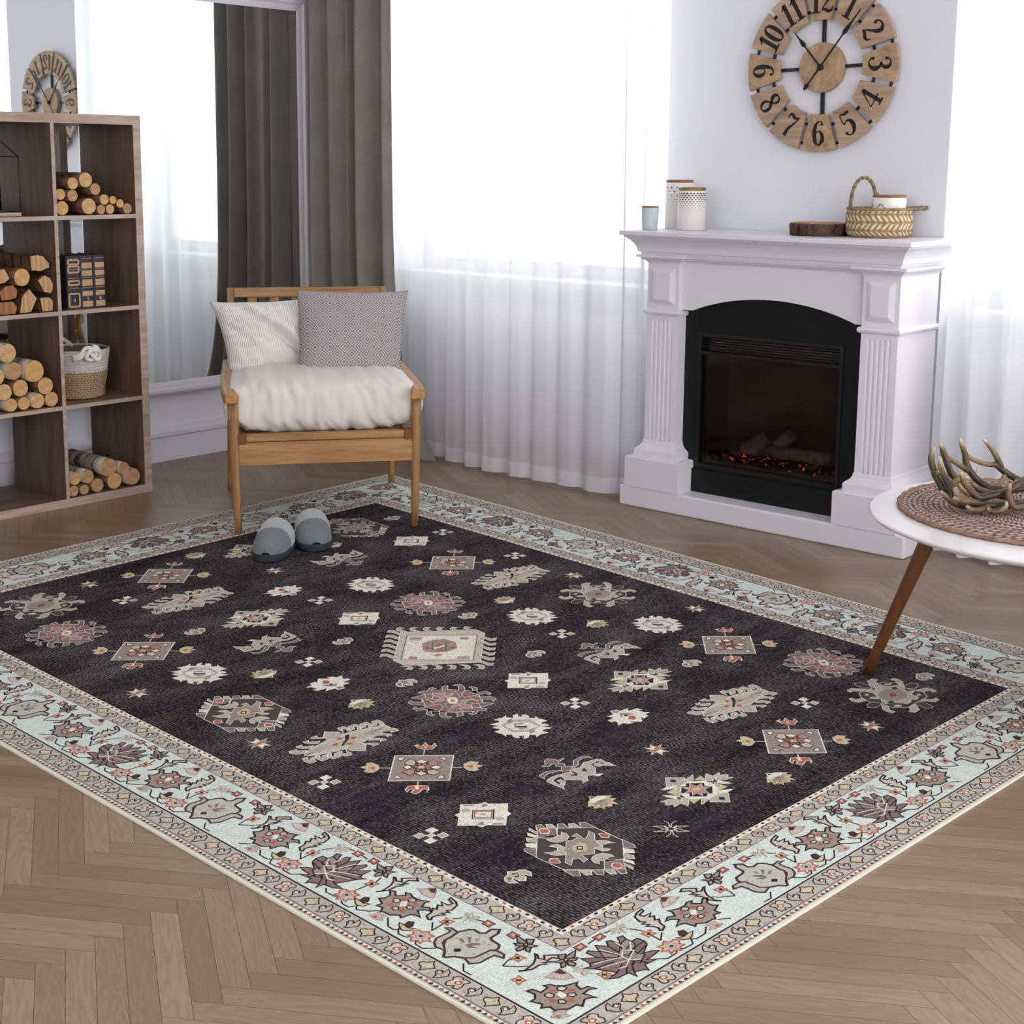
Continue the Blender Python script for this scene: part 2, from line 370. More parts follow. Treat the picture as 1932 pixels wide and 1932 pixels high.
XL, YB, YN, ZC = -5.23, 4.77, 5.05, 2.9     # left wall, window wall, back of the window niches, ceiling
XR, YF = 1.9, -1.6

# ------------------------------------------------------------------ floor : herringbone planks
def make_floor():
    mb = MB(); w, Lp = .0525, .330
    o = (-2.2843, 1.4010); a1 = math.radians(148.0); a2 = math.radians(33.0)
    ea = (math.cos(a1), math.sin(a1)); eb = (math.cos(a2), math.sin(a2)); g = .00035
    def put(a0, b0, da, db):
        c = [(a0 + g, b0 + g), (a0 + da - g, b0 + g), (a0 + da - g, b0 + db - g), (a0 + g, b0 + db - g)]
        P = [(o[0] + a * ea[0] + b * eb[0], o[1] + a * ea[1] + b * eb[1], 0) for a, b in c]
        if max(p[0] for p in P) < XL or min(p[0] for p in P) > XR or max(p[1] for p in P) < YF or min(p[1] for p in P) > YN: return
        r = random.random() * 7
        if da > db: uv = [(r + a - a0, b - b0) for a, b in c]
        else: uv = [(r + b - b0, a - a0) for a, b in c]
        mb.add(P, [(0, 1, 2, 3)], 0, uv)
    for m in range(-26, 27):
        for k in range(-150, 151):
            a, b = k * w + m * Lp, k * w - m * Lp
            x = o[0] + a * ea[0] + b * eb[0]; y = o[1] + a * ea[1] + b * eb[1]
            if x < XL - .8 or x > XR + .8 or y < YF - .8 or y > YN + .8: continue
            put(a, b, Lp, w); put(a, b + w, w, Lp)
    me_o = mb.build('floor', [M_floor, M_gap], recalc=False)
    bm = bmesh.new(); bm.from_mesh(me_o.data)
    for co_, no in (((XL, 0, 0), (-1, 0, 0)), ((XR, 0, 0), (1, 0, 0)), ((0, YF, 0), (0, -1, 0)), ((0, YN, 0), (0, 1, 0))):
        bmesh.ops.bisect_plane(bm, geom=bm.verts[:] + bm.edges[:] + bm.faces[:], plane_co=co_, plane_no=no, clear_outer=True)
    for f in bm.faces:
        if f.normal.z < 0: f.normal_flip()
    # sub-floor seen through the joints
    vs = [bm.verts.new(p) for p in ((XL, YF, -.002), (XR, YF, -.002), (XR, YN, -.002), (XL, YN, -.002))]
    f = bm.faces.new(vs); f.material_index = 1
    vs2 = [bm.verts.new(p) for p in ((XL, YF, -.06), (XR, YF, -.06), (XR, YN, -.06), (XL, YN, -.06))]
    f = bm.faces.new(list(reversed(vs2))); f.material_index = 1
    for i in range(4):
        f = bm.faces.new((vs[i], vs2[i], vs2[(i + 1) % 4], vs[(i + 1) % 4])); f.material_index = 1
    bm.to_mesh(me_o.data); bm.free()
    return struct(me_o)
make_floor()

# ------------------------------------------------------------------ walls
W1 = (-4.95, -3.33); W2 = (-2.17, -.55)     # the two window niches (x ranges)
ZS = .80                                    # sill height
ZH = 2.62                                   # head of the niches
mb = MB()
# pier and returns of the window wall (front face at YB)
mb.box(XL - .1, W1[0], YB, YN + .12, 0, ZC)
mb.box(W1[1], W2[0], YB, YN + .12, 0, ZC)
mb.box(W2[1], XR + .1, YB, YN + .12, 0, ZC)
for w in (W1, W2):
    mb.box(w[0], w[1], YB, YN + .12, ZH, ZC)
    mb.box(w[0], w[1], YN, YN + .12, 0, ZS)
struct(mb.build('wall_back', M_wall))
struct(MB().box(XL - .1, XL, YF, YB, 0, ZC).build('wall_left', M_wall))
mbr = MB()   # right wall, off the picture, with a wide opening added to light the room from the side
mbr.box(XR, XR + .1, YF, -1.3, 0, ZC); mbr.box(XR, XR + .1, 4.6, YB, 0, ZC)
mbr.box(XR, XR + .1, -1.3, 4.6, 0, .15); mbr.box(XR, XR + .1, -1.3, 4.6, 2.75, ZC)
struct(mbr.build('wall_right', M_wall))
struct(MB().box(XL - .1, XR + .1, YF, YN + .12, ZC, ZC + .1).build('ceiling', M_ceil))
mbf = MB()   # wall behind the camera with an added opening, sized for fill light
mbf.box(XL - .1, -2.7, YF - .1, YF, 0, ZC); mbf.box(-.1, XR + .1, YF - .1, YF, 0, ZC)
mbf.box(-2.7, -.1, YF - .1, YF, 0, .9); mbf.box(-2.7, -.1, YF - .1, YF, 2.35, ZC)
struct(mbf.build('wall_front', M_wall))

# baseboards with their moulding
def base_profile():
    return [(0, 0), (.022, 0), (.022, .105), (.030, .112), (.030, .128), (.020, .138), (.012, .150), (0, .150)]
mb = MB(); mb.prism([(a, b) for a, b in base_profile()], YF, YB - .001, axis='y')
mb.xf(Matrix.Translation((XL, 0, 0))); struct(mb.build('baseboard_left', M_white))
mb = MB()
for x0, x1 in ((W1[1], W2[0]), (W2[1], XR)):
    mb.prism([(YB - a, b) for a, b in base_profile()], x0, x1, axis='x')
for w in (W1, W2): mb.prism([(YN - a, b) for a, b in base_profile()], w[0], w[1], axis='x')
struct(mb.build('baseboard_back', M_white))

# windows : frame, sill, pane
def glass_mat():
    m, nt, b = newmat('window_glass'); nt.nodes.remove(b)
    t = N(nt, 'BsdfTransparent'); g = N(nt, 'BsdfGlossy', Roughness=.02); mx = N(nt, 'MixShader', Fac=.05)
    L(nt, t.outputs[0], mx.inputs[1]); L(nt, g.outputs[0], mx.inputs[2]); L(nt, mx.outputs[0], nt.nodes['Material Output'].inputs[0]); return m
M_glass = glass_mat()
for i, w in enumerate((W1, W2)):
    x0, x1 = w; mb = MB(); y0, y1 = YN + .005, YN + .065; t = .06; xm = (x0 + x1) / 2
    mb.box(x0, x0 + t, y0, y1, ZS, ZH); mb.box(x1 - t, x1, y0, y1, ZS, ZH); mb.box(xm - t / 2, xm + t / 2, y0, y1, ZS + t, ZH - t)
    mb.box(x0 + t, x1 - t, y0, y1, ZS, ZS + t); mb.box(x0 + t, x1 - t, y0, y1, ZH - t, ZH)
    fr = struct(mb.build('window_%d' % (i + 1), M_white, bevel=.004))
    MB().box(x0 + t, x1 - t, YN + .030, YN + .034, ZS + t, ZH - t).build('pane', M_glass, fr)
    MB().box(x0 + .002, x1 - .002, YN - .20, YN - .001, ZS - .035, ZS).build('window_sill', M_white, fr, bevel=.006)

# radiators under the sills
def radiator(x0, x1, label):
    r = thing('radiator', label, 'radiator', (x0, YN - .13, 0), group='radiators under the windows')
    wd = x1 - x0; mb = MB()
    mb.box(0, wd, -.05, .05, .09, .645)
    n = int(wd / .04)
    for k in range(n): mb.box(.012 + k * (wd - .02) / n, .012 + k * (wd - .02) / n + .02, -.056, -.05, .12, .62)
    mb.build('radiator_panel', M_white, r, bevel=.004)
    g = MB(); g.box(-.004, wd + .004, -.056, .056, .645, .662)
    for k in range(int(wd / .02)): g.box(.01 + k * .02, .018 + k * .02, -.045, .045, .662, .664)
    g.build('radiator_grille', M_white, r)
    for x in (.15, wd - .15): MB().box(x - .015, x + .015, -.03, .03, 0, .09).build('bracket', M_white, r)
radiator(-4.72, -3.40, 'white panel radiator behind the sheer curtain left of the fireplace')
radiator(-2.09, -.75, 'white panel radiator behind the sheer curtain right of the fireplace')

# ------------------------------------------------------------------ curtains
def curtain(name, x0, x1, y, z0, z1, folds, amp, mat, seed, flare=None, nx=260, nz=40, thick=0):
    rnd = random.Random(seed); ph = [rnd.random() * 6.28 for _ in range(8)]
    mb = MB(); vs = []; uv = []; 
    path = y if isinstance(y, list) else [(x0, y), (x1, y)]
    seg = [math.dist(p, q) for p, q in zip(path, path[1:])]; tot = sum(seg)
    def at(s):
        d = s * tot
        for k, l in enumerate(seg):
            if d <= l + 1e-9 or k == len(seg) - 1:
                p, q = path[k], path[k + 1]; f = d / l; return p[0] + (q[0] - p[0]) * f, p[1] + (q[1] - p[1]) * f, -(q[1] - p[1]) / l, (q[0] - p[0]) / l
            d -= l
    for i in range(nz + 1):
        t = i / nz; z = z0 + (z1 - z0) * t
        for j in range(nx + 1):
            s = j / nx
            q = s * folds * 2 * PI + .9 * math.sin(s * 9 + ph[0]) + .5 * math.sin(s * 23 + ph[1])
            a = amp * (.75 + .4 * math.sin(s * 13 + ph[2])) * (1 - .35 * t)
            dy = a * math.sin(q + .25 * math.sin(3 * t + ph[3])) + .35 * a * math.sin(2 * q + ph[4] + t)
            dx = .006 * math.sin(q * .5 + 4 * t)
            X, Y, nx_, ny_ = at(s)
            if flare: X += flare * (1 - t) ** 9 * s
            vs.append((X + dx + dy * nx_, Y + dy * ny_, z)); uv.append((s * (x1 - x0), z))
    fs = [(i * (nx + 1) + j, i * (nx + 1) + j + 1, (i + 1) * (nx + 1) + j + 1, (i + 1) * (nx + 1) + j) for i in range(nz) for j in range(nx)]
    mb.add(vs, fs, 0, uv, True)
    return mb, vs, nx
def hem(parent, vs, nx, zh, mat):
    """doubled cloth along the lower edge, just in front of the sheet"""
    mb = MB(); row0 = vs[:nx + 1]; row1 = vs[nx + 1:2 * (nx + 1)]
    z0 = row0[0][2]; k = (zh - z0) / (row1[0][2] - z0)
    a = [(p[0], p[1] - .0018, p[2]) for p in row0]; b = [(p[0] + (q[0] - p[0]) * k, p[1] + (q[1] - p[1]) * k - .0018, zh) for p, q in zip(row0, row1)]
    mb.add(a + b, [(j, j + 1, nx + 2 + j, nx + 1 + j) for j in range(nx)], 0, None, True)
    mb.build('hem', mat, parent, recalc=False)
mb, vs, nx = curtain('sheer', -4.64, -3.30, smoothpath([(-4.82, 4.645), (-4.62, 4.615), (-4.35, 4.54), (-4.0, 4.48), (-3.6, 4.475), (-3.36, 4.485), (-3.315, 4.55), (-3.315, 4.73)], 5), .012, 2.80, 12, .024, M_sheer, 3)
o = tag(mb.build('sheer_curtain', M_sheer, recalc=False), 'white sheer curtain hanging between the charcoal drape and the fireplace', 'curtain', 'sheer curtains'); hem(o, vs, nx, .075, M_hem)
mb, vs, nx = curtain('sheer', -2.05, -.62, 4.56, .012, 2.80, 11, .034, M_sheer, 11)
o = tag(mb.build('sheer_curtain', M_sheer, recalc=False), 'white sheer curtain hanging to the right of the fireplace behind the round table', 'curtain', 'sheer curtains'); hem(o, vs, nx, .075, M_hem)
mb, vs, nx = curtain('drape', -5.174, -4.588, [(-5.155, 4.64), (-5.155, 4.53), (-5.125, 4.485), (-4.588, 4.478)], .008, 2.80, 6.0, .048, M_dark, 21, flare=.27, nx=300)
tag(mb.build('drape_curtain', M_dark, recalc=False), 'charcoal grey blackout drape hanging in the room corner behind the armchair', 'curtain')
# ------------------------------------------------------------------ big wall mirror
mr = thing('wall_mirror', 'huge white-framed mirror standing against the left wall behind the shelf', 'mirror', (XL, 0, 0))
MB().box(.022, .030, 1.20, 4.475, .335, 1.985).build('mirror_glass', M_mirror, mr)
fm = MB(); ya, yb, za, zb = 1.15, 4.53, .298, 2.04; fw = .05
def fprof(k): # stepped moulding profile : (inset from outer edge, height off wall)
    return [(0, .0), (0, .040), (.010, .048), (.022, .048), (.030, .038), (.042, .036), (.056, .031), (.056, 0)]
pr = fprof(0); corners = [(ya, za, 1, 1), (yb, za, -1, 1), (yb, zb, -1, -1), (ya, zb, 1, -1)]
rs = [[(h, y + sy * d, z + sz * d) for d, h in pr] for y, z, sy, sz in corners]; rs.append(rs[0])
fm.rings(rs, 0, False, False, close=True, smooth=False)
fm.build('mirror_frame', M_white, mr)
# ------------------------------------------------------------------ fireplace
fp = thing('fireplace', 'white classical mantelpiece with a black electric firebox under the round clock', 'fireplace', (-2.68, 4.59, 0))
def fadd(mb, name, mats, parent=None, bevel=0, **k):
    mb.xf(Matrix.Translation((2.68, -4.59, 0))); return mb.build(name, mats, parent or fp, bevel=bevel, **k)
mb = MB(); mb.box(-3.265, -2.083, 4.411, 4.76, 0, .079); fadd(mb, 'hearth_base', M_white, bevel=.007)
BK = 4.745
# body panel behind the pilasters + arched frieze
arch = []
for i in range(25):
    t = i / 24; x = -3.000 + t * .664; arch.append((x, .766 + .060 * (1 - (2 * t - 1) ** 2) ** .95))
poly = [(-3.052, .766)] + arch + [(-2.300, .766), (-2.300, .960), (-3.052, .960)]
mb = MB(); mb.prism(poly, 4.480, 4.505, axis='y'); fadd(mb, 'frieze', M_white, bevel=.0015)
# crown : stacked mouldings lofted as rectangles that step in
def loft(mb, steps, x0, x1, y0, yb):
    rs = [[(x0 + i, y0 + i, z), (x1 - i, y0 + i, z), (x1 - i, yb, z), (x0 + i, yb, z)] for i, z in steps]
    mb.rings(rs, 0, True, True, smooth=False)
mb = MB()
loft(mb, [(.062, .966), (.060, .976), (.052, .978), (.050, .984), (.047, .995), (.040, 1.008), (.029, 1.022), (.014, 1.033), (.012, 1.038), (.002, 1.039), (0, 1.041), (0, 1.053), (.002, 1.0555)], -3.269, -2.103, 4.383, 4.766)
fadd(mb, 'mantel_shelf', M_white)
mb = MB()
loft(mb, [(.030, .938), (.024, .946), (.014, .950), (.010, .956), (0, .958), (0, .9665)], -3.06, -2.29, 4.452, BK)
fadd(mb, 'cornice', M_white)
def pilaster(x0, x1, side):
    p = MB()
    yf = 4.460
    # fluted shaft : front outline with grooves extruded upward
    n = 5; wd = x1 - x0; pts = [(x0, BK), (x0, yf)]
    for k in range(n):
        c = x0 + wd * (.22 + .56 * k / (n - 1)); pts += [(c - .0055, yf), (c - .002, yf + .0045), (c + .002, yf + .0045), (c + .0055, yf)]
    pts += [(x1, yf), (x1, BK)]
    p.prism(pts, .262, .722)
    p.prism([(x0, BK), (x0, yf), (x1, yf), (x1, BK)], .722, .945)
    p.prism([(x0, BK), (x0, yf), (x1, yf), (x1, BK)], .09, .262)
    o = fadd(p, 'pilaster', M_white)
    def sub(mb2, name, bevel=0):
        mb2.xf(Matrix.Translation((2.68, -4.59, 0))); return mb2.build(name, M_white, o, bevel=bevel)
    b = MB(); loft(b, [(-.052, .079), (-.052, .193), (-.047, .197), (-.028, .198), (-.028, .222), (-.023, .228), (-.012, .236), (-.005, .246), (-.003, .256), (0, .262)], x0, x1, yf, BK); sub(b, 'pilaster_base')
    r = MB(); loft(r, [(-.002, .742), (-.009, .745), (-.012, .753), (-.009, .761), (-.002, .764)], x0, x1, yf, BK); sub(r, 'ring_moulding')
    c = MB(); loft(c, [(-.002, .936), (-.006, .944), (-.018, .950), (-.022, .956), (-.034, .958), (-.034, .9665)], x0, x1, yf, BK); sub(c, 'capital')
    q = MB(); a0, a1, b0, b1 = x0 + .018, x1 - .018, .785, .918
    q.rings([[(a0, yf + .001, b0), (a1, yf + .001, b0), (a1, yf + .001, b1), (a0, yf + .001, b1)], [(a0, yf - .004, b0), (a1, yf - .004, b0), (a1, yf - .004, b1), (a0, yf - .004, b1)], [(a0 + .016, yf - .012, b0 + .016), (a1 - .016, yf - .012, b0 + .016), (a1 - .016, yf - .012, b1 - .016), (a0 + .016, yf - .012, b1 - .016)]], 0, False, True, smooth=False)
    sub(q, 'raised_panel')
pilaster(-3.187, -3.046, 0); pilaster(-2.302, -2.168, 1)
mb = MB(); mb.box(-3.18, -2.175, BK - .02, BK + .015, .08, .94); fadd(mb, 'back_panel', plain('grey_board', srgb(120, 114, 116), .7, .2))
# black surround, frame with air vent, glass window and glowing bed
S = plain('surround_black', srgb(9, 12, 12), .42, .3, var=.05)
mb = MB()
gx0, gx1, gz0, gz1 = -2.985, -2.388, .175, .685
for b in ((-3.075, gx0, .08, .90), (gx1, -2.285, .08, .90), (gx0, gx1, .08, gz0), (gx0, gx1, gz1, .90)): mb.box(b[0], b[1], 4.512, 4.530, b[2], b[3])
mb.box(-3.0, -2.36, 4.500, 4.512, .079, .168)
fadd(mb, 'fire_surround', S, bevel=.001)
fb = MB(); t = .014
fb.box(gx0, gx0 + t, 4.508, 4.56, gz0, gz1); fb.box(gx1 - t, gx1, 4.508, 4.56, gz0, gz1); fb.box(gx0 + t, gx1 - t, 4.508, 4.56, gz0, gz0 + t); fb.box(gx0 + t, gx1 - t, 4.508, 4.56, gz1 - t, gz1)
fb.box(gx0 + t, gx1 - t, 4.510, 4.56, .604, .616)
fo = fadd(fb, 'firebox', [plain('firebox_black', srgb(16, 17, 17), .3, .4), M_blackmatte])
def fsub(mb2, name, mats, **k): mb2.xf(Matrix.Translation((2.68, -4.59, 0))); return mb2.build(name, mats, fo, **k)
ib = MB(); ib.box(gx0 + t, gx1 - t, 4.70, 4.71, gz0, gz1); ib.box(gx0 + t, gx0 + t + .004, 4.56, 4.70, gz0, gz1); ib.box(gx1 - t - .004, gx1 - t, 4.56, 4.70, gz0, gz1); ib.box(gx0 + t, gx1 - t, 4.56, 4.70, gz0, gz0 + .02); ib.box(gx0 + t, gx1 - t, 4.56, 4.70, gz1 - .09, gz1)
fsub(ib, 'fire_chamber', plain('chamber', srgb(120, 108, 96), .8, .1, var=.2, vs=8))
vb = MB()
for k in range(5): vb.box(gx0 + t, gx1 - t, 4.530, 4.548, .622 + k * .010, .626 + k * .010)
fsub(vb, 'air_vent', M_blackmatte)
def smoked():
    m, nt, b = newmat('smoked_glass'); nt.nodes.remove(b)
    tr = N(nt, 'BsdfTransparent'); tr.inputs[0].default_value = (.58, .56, .54, 1); g = N(nt, 'BsdfGlossy', Roughness=.06); g.inputs[0].default_value = (.8, .8, .8, 1)
    fr = N(nt, 'Fresnel', IOR=1.33); mx = N(nt, 'MixShader'); L(nt, fr.outputs[0], mx.inputs[0]); L(nt, tr.outputs[0], mx.inputs[1]); L(nt, g.outputs[0], mx.inputs[2]); L(nt, mx.outputs[0], nt.nodes['Material Output'].inputs[0]); return m
gb = MB(); gb.box(gx0 + t, gx1 - t, 4.520, 4.524, gz0 + t, .604); fsub(gb, 'glass_pane', smoked())
lg = MB(); rnd = random.Random(5)
lg.tube([(-2.80, 4.60, .255), (-2.735, 4.62, .305)], [.030, .030], 10, 0); lg.tube([(-2.71, 4.64, .27), (-2.655, 4.66, .325)], [.026, .026], 10, 0)
lg.tube([(-2.86, 4.645, .245), (-2.48, 4.64, .25)], [.022, .026], 10, 0)
fsub(lg, 'fire_log', plain('grey_log', srgb(190, 185, 180), .8, .2, var=.3, vs=40))
def ember():
    m, nt, b = newmat('ember'); b.inputs['Base Color'].default_value = (.08, .045, .035, 1); b.inputs['Roughness'].default_value = .6
    n = N(nt, 'TexNoise', Scale=45, Detail=3); L(nt, coords(nt), n.inputs['Vector'])
    L(nt, ramp(nt, n.outputs[0], [(.60, (0, 0, 0)), (.70, (1, .16, .04))]), b.inputs['Emission Color']); b.inputs['Emission Strength'].default_value = 1.3
    return m
eb = MB()
for k in range(260):
    x = gx0 + .03 + rnd.random() * (gx1 - gx0 - .06); y = 4.57 + rnd.random() * .10; r = .006 + rnd.random() * .008; z = gz0 + .022 + rnd.random() * .022
    eb.add([(x + r * math.cos(a) * rnd.uniform(.7, 1.2), y + r * math.sin(a) * rnd.uniform(.7, 1.2), z + dz * r) for dz in (-.6, .6) for a in (0, 1.3, 2.5, 3.8, 5)], [(0, 1, 2, 3, 4), (5, 6, 7, 8, 9)] + [(i, (i + 1) % 5, 5 + (i + 1) % 5, 5 + i) for i in range(5)], 0)
e = fsub(eb, 'ember_bed', ember()); e['kind'] = 'stuff'

# ------------------------------------------------------------------ wall clock (local x right, y up, z out of the wall)
ck = thing('wall_clock', 'large round open clock of wooden numeral blocks hung above the mantelpiece', 'clock', (-2.655, YB - .001, 1.645))
def PC(a, b, c): return (a, -c, b)
ROT = math.radians(1.2)
def wedge(k):
    m_ = MB(); th = PI / 2 - k * PI / 6 + ROT; ha = PI / 12 - .028
    po = []
    for i in range(9): a = th - ha + 2 * ha * i / 8; po.append((.298 * math.cos(a), .298 * math.sin(a)))
    # slits between blocks are parallel sided : inner corners pulled in a little less
    hb = PI / 12 - .060
    for i in range(7): a = th + hb - 2 * hb * i / 6; po.append((.166 * math.cos(a), .166 * math.sin(a)))
    n = len(po); vs = [PC(a, b, .020) for a, b in po] + [PC(a, b, .034) for a, b in po]
    m_.add(vs, [tuple(reversed(range(n))), tuple(range(n, 2 * n))] + [(i, (i + 1) % n, n + (i + 1) % n, n + i) for i in range(n)], 0)
    o = m_.build('numeral_block', M_clock if k % 3 else M_clock2, ck, bevel=.0012)
    d = MB(); txt = str(k if k else 12); up = th - PI / 2
    if txt in ('4', '5', '6', '7', '8'): up += PI
    rr = .232
    digits(d, txt, rr * math.cos(th), rr * math.sin(th), .086, up, .0335, .0355, 0, PC, sp=.46 if txt != '12' else .5)
    d.build('numeral', M_ink, o)
for k in range(12): wedge(k)
fr = MB()
for R0 in (.205, .275):
    pts = [PC(R0 * math.cos(a), R0 * math.sin(a), .013) for a in [2 * PI * i / 72 for i in range(73)]]
    fr.tube(pts, .0055, 6, 0, cap=False)
for k in range(4):
    a = k * PI / 2 + ROT; fr.ribbon([(.08 * math.cos(a), .08 * math.sin(a)), (.285 * math.cos(a), .285 * math.sin(a))], .012, .004, .014, 0, PC)
fr.build('ring_frame', M_black, ck)
hb = MB(); hb.lathe([(.086, 0), (.088, .006), (.088, .026), (.086, .028)], n=64); hb.xf(Matrix(((1, 0, 0, 0), (0, 0, -1, 0), (0, 1, 0, 0), (0, 0, 0, 1))))
hb.build('hub', M_clock2, ck)
def hand(name, a, L1, L2, z):
    m_ = MB(); c, s_ = math.cos(a), math.sin(a)
    def P2(r, t=0): return (r * c - t * s_, r * s_ + t * c)
    m_.ribbon([P2(0), P2(L1 * .55)], [.006, .005], z, z + .003, 0, PC)
    m_.ribbon([P2(L1 * .55), P2(L1 * .62), P2(L1 * .68), P2(L1 * .78), P2(L1)], [.004, .017, .015, .006, .002], z, z + .003, 0, PC)
    m_.ribbon([P2(0), P2(-L2 * .7), P2(-L2 * .85), P2(-L2)], [.006, .004, .018, .006], z, z + .003, 0, PC)
    m_.build(name, M_ink, ck)
hand('hour_hand', math.radians(131), .175, .004, .030)
hand('minute_hand', math.radians(52), .245, .098, .036)
pn = MB(); pn.lathe([(.011, .028), (.011, .038), (.006, .042)], n=16); pn.xf(Matrix(((1, 0, 0, 0), (0, 0, -1, 0), (0, 1, 0, 0), (0, 0, 0, 1)))); pn.build('centre_pin', M_ink, ck)

# ------------------------------------------------------------------ things on the mantel
ZM = 1.0555
def jar(name, label, cat, x, y, r, h, lidh, body, taper=1.0, rz=0):
    t = thing(name, label, cat, (x, y, ZM), rz)
    b = MB(); b.lathe([(r * taper * .93, 0), (r * taper, .004), (r, h * .96), (r * .985, h), (r * .90, h), (r * .90, h - .01), (0.001, h - .012)], n=56, cap1=False); b.build('jar_body', body, t)
    if lidh:
        l = MB(); l.lathe([(r * .93, h - .004), (r * .96, h), (r * .96, h + lidh), (r * .90, h + lidh + .002)], n=56); l.build('lid', M_lid, t)
    return t
def dots_mat(name, rows, sx, z0, z1, cdot, cbase, maxr=.46, starry=False):
    """printed dots that shrink downwards (object space, height z0..z1)"""
    m, nt, b = newmat(name)
    tc = N(nt, 'TexCoord'); sp = N(nt, 'SeparateXYZ'); L(nt, tc.outputs['Object'], sp.inputs[0])
    ang = math_(nt, 'MULTIPLY', math_(nt, 'ARCTAN2', sp.outputs[1], sp.outputs[0]), sx / (2 * PI))
    v = math_(nt, 'MULTIPLY', math_(nt, 'SUBTRACT', z1, sp.outputs[2]), rows / (z1 - z0))
    row = math_(nt, 'FLOOR', v); off = math_(nt, 'MULTIPLY', math_(nt, 'FLOORED_MODULO', row, 2), .5)
    fx = math_(nt, 'SUBTRACT', math_(nt, 'FRACT', math_(nt, 'ADD', ang, off)), .5); fy = math_(nt, 'SUBTRACT', math_(nt, 'FRACT', v), .5)
    d = math_(nt, 'SQRT', math_(nt, 'ADD', math_(nt, 'MULTIPLY', fx, fx), math_(nt, 'MULTIPLY', fy, fy)))
    rad = math_(nt, 'MULTIPLY', math_(nt, 'SUBTRACT', 1, math_(nt, 'DIVIDE', row, rows + 1.5)), maxr)
    inside = math_(nt, 'LESS_THAN', d, rad)
    ok = math_(nt, 'MULTIPLY', math_(nt, 'GREATER_THAN', row, -.5), math_(nt, 'LESS_THAN', row, rows - .5))
    L(nt, mix(nt, math_(nt, 'MULTIPLY', inside, ok), cbase, cdot), b.inputs['Base Color'])
    b.inputs['Roughness'].default_value = .2; return m
cb = srgb(238, 234, 230)
jar('canister', 'white ceramic canister printed with shrinking dark dots, front one of the mantel pair', 'canister', -3.098, 4.607, .0535, .148, .010, dots_mat('dot_print', 10, 26, .066, .142, srgb(84, 58, 50), cb, .40))
jar('canister', 'taller white ceramic canister with four dark specks, behind the dotted canister', 'canister', -3.212, 4.690, .055, .176, .009, dots_mat('sparse_print', 4, 14, .105, .165, srgb(84, 58, 50), cb, .18))
jar('tumbler', 'small pale blue-grey speckled cup with a wooden rim at the left end of mantel', 'cup', -3.213, 4.500, .033, .084, .004, plain('speckle_glaze', srgb(196, 205, 212), .5, .3, var=.10, vs=160), taper=.86)
# wood slice
ws = thing('wood_slice', 'round slab of wood with dark bark edge lying on mantel beside the basket', 'wood slice', (-2.562, 4.612, ZM), 0)
def wob(a, z): return .004 * noise.noise(Vector((3 * math.cos(a), 3 * math.sin(a), z * 20))) + .006 * noise.noise(Vector((9 * math.cos(a), 9 * math.sin(a), z * 40 + 5)))
b = MB(); b.lathe([(.097, 0), (.101, .004), (.103, .012), (.1025, .024), (.104, .036), (.100, .043)], n=120, wob=wob); b.build('bark', bark('bark_dark', srgb(20, 14, 12), srgb(92, 72, 60)), ws)
b = MB(); b.lathe([(.098, .0425), (.098, .0445)], n=100, wob=wob); b.build('cut_face', M_end[1], ws)
# wicker basket and the jar standing in it
bx, by = -2.352, 4.648
bk = thing('wicker_basket', 'low braided seagrass basket with two loop handles on right end of mantel', 'basket', (bx, by, ZM))
b = MB(); prof = [(.094, 0), (.104, .004), (.110, .02), (.1115, .045), (.111, .07), (.108, .094), (.110, .098), (.105, .102), (.100, .098), (.100, .012), (.002, .010)]
b.lathe(prof, n=96, wob=lambda a, z: .0016 * math.sin(a * 26 + z * 260) + .001 * math.sin(a * 13)); b.build('basket_body', M_straw, bk)
rim = MB()
pts = [(.107 * math.cos(a), .107 * math.sin(a), .097 + .0012 * math.sin(a * 40)) for a in [2 * PI * i / 200 for i in range(201)]]
rim.tube(pts, .0052, 6, cap=False); rim.build('rim', M_straw, bk)
def braid(mb, path, r, tw, n=8):
    P = [Vector(p) for p in smoothpath(path, n)]
    for k in range(3):
        q = []
        for i, p in enumerate(P):
            t = (P[min(i + 1, len(P) - 1)] - P[max(i - 1, 0)]).normalized(); a = t.cross(Vector((.3, .9, .1))).normalized(); c = t.cross(a)
            an = i * tw + k * 2 * PI / 3; q.append(p + (a * math.cos(an) + c * math.sin(an)) * r * .75)
        mb.tube(q, r * .62, 6)
ux = Vector((.74, .67, 0))   # across the view
h = MB(); pp = []
for i in range(13):
    a = PI * i / 12; o_ = ux * (-.058 - .044 * math.cos(a)); pp.append((o_.x, o_.y, .095 + .108 * math.sin(a) ** .8))
pp[-1] = (ux.x * -.012, ux.y * -.012, .150); braid(h, pp, .0052, .9); h.build('handle', M_straw, bk)
h = MB(); pp = [tuple(ux * .085 + Vector((.02, -.03, .096))), tuple(ux * .125 + Vector((.015, -.025, .097))), tuple(ux * .158 + Vector((0, -.005, .100))), tuple(ux * .158 + Vector((-.01, .02, .102))), tuple(ux * .115 + Vector((-.02, .03, .098))), tuple(ux * .08 + Vector((-.03, .03, .096)))]
braid(h, pp, .0052, .9); h.build('handle', M_straw, bk)
jc = thing('mug', 'white lidded pot with a gold zigzag line sitting inside the wicker basket', 'jar', (bx + .024, by + .020, ZM + .012), math.radians(-48))
b = MB(); r = .0575; b.lathe([(r * .9, 0), (r, .008), (r, .118), (r * .97, .124), (r * .9, .124), (r * .9, .115), (.001, .112)], n=56, cap1=False); b.build('pot_body', M_ceramic, jc)
b = MB(); b.lathe([(r * .93, .122), (r * .985, .126), (r * .985, .131), (r * .92, .133)], n=56); b.build('lid', M_lid, jc)
z_ = MB()
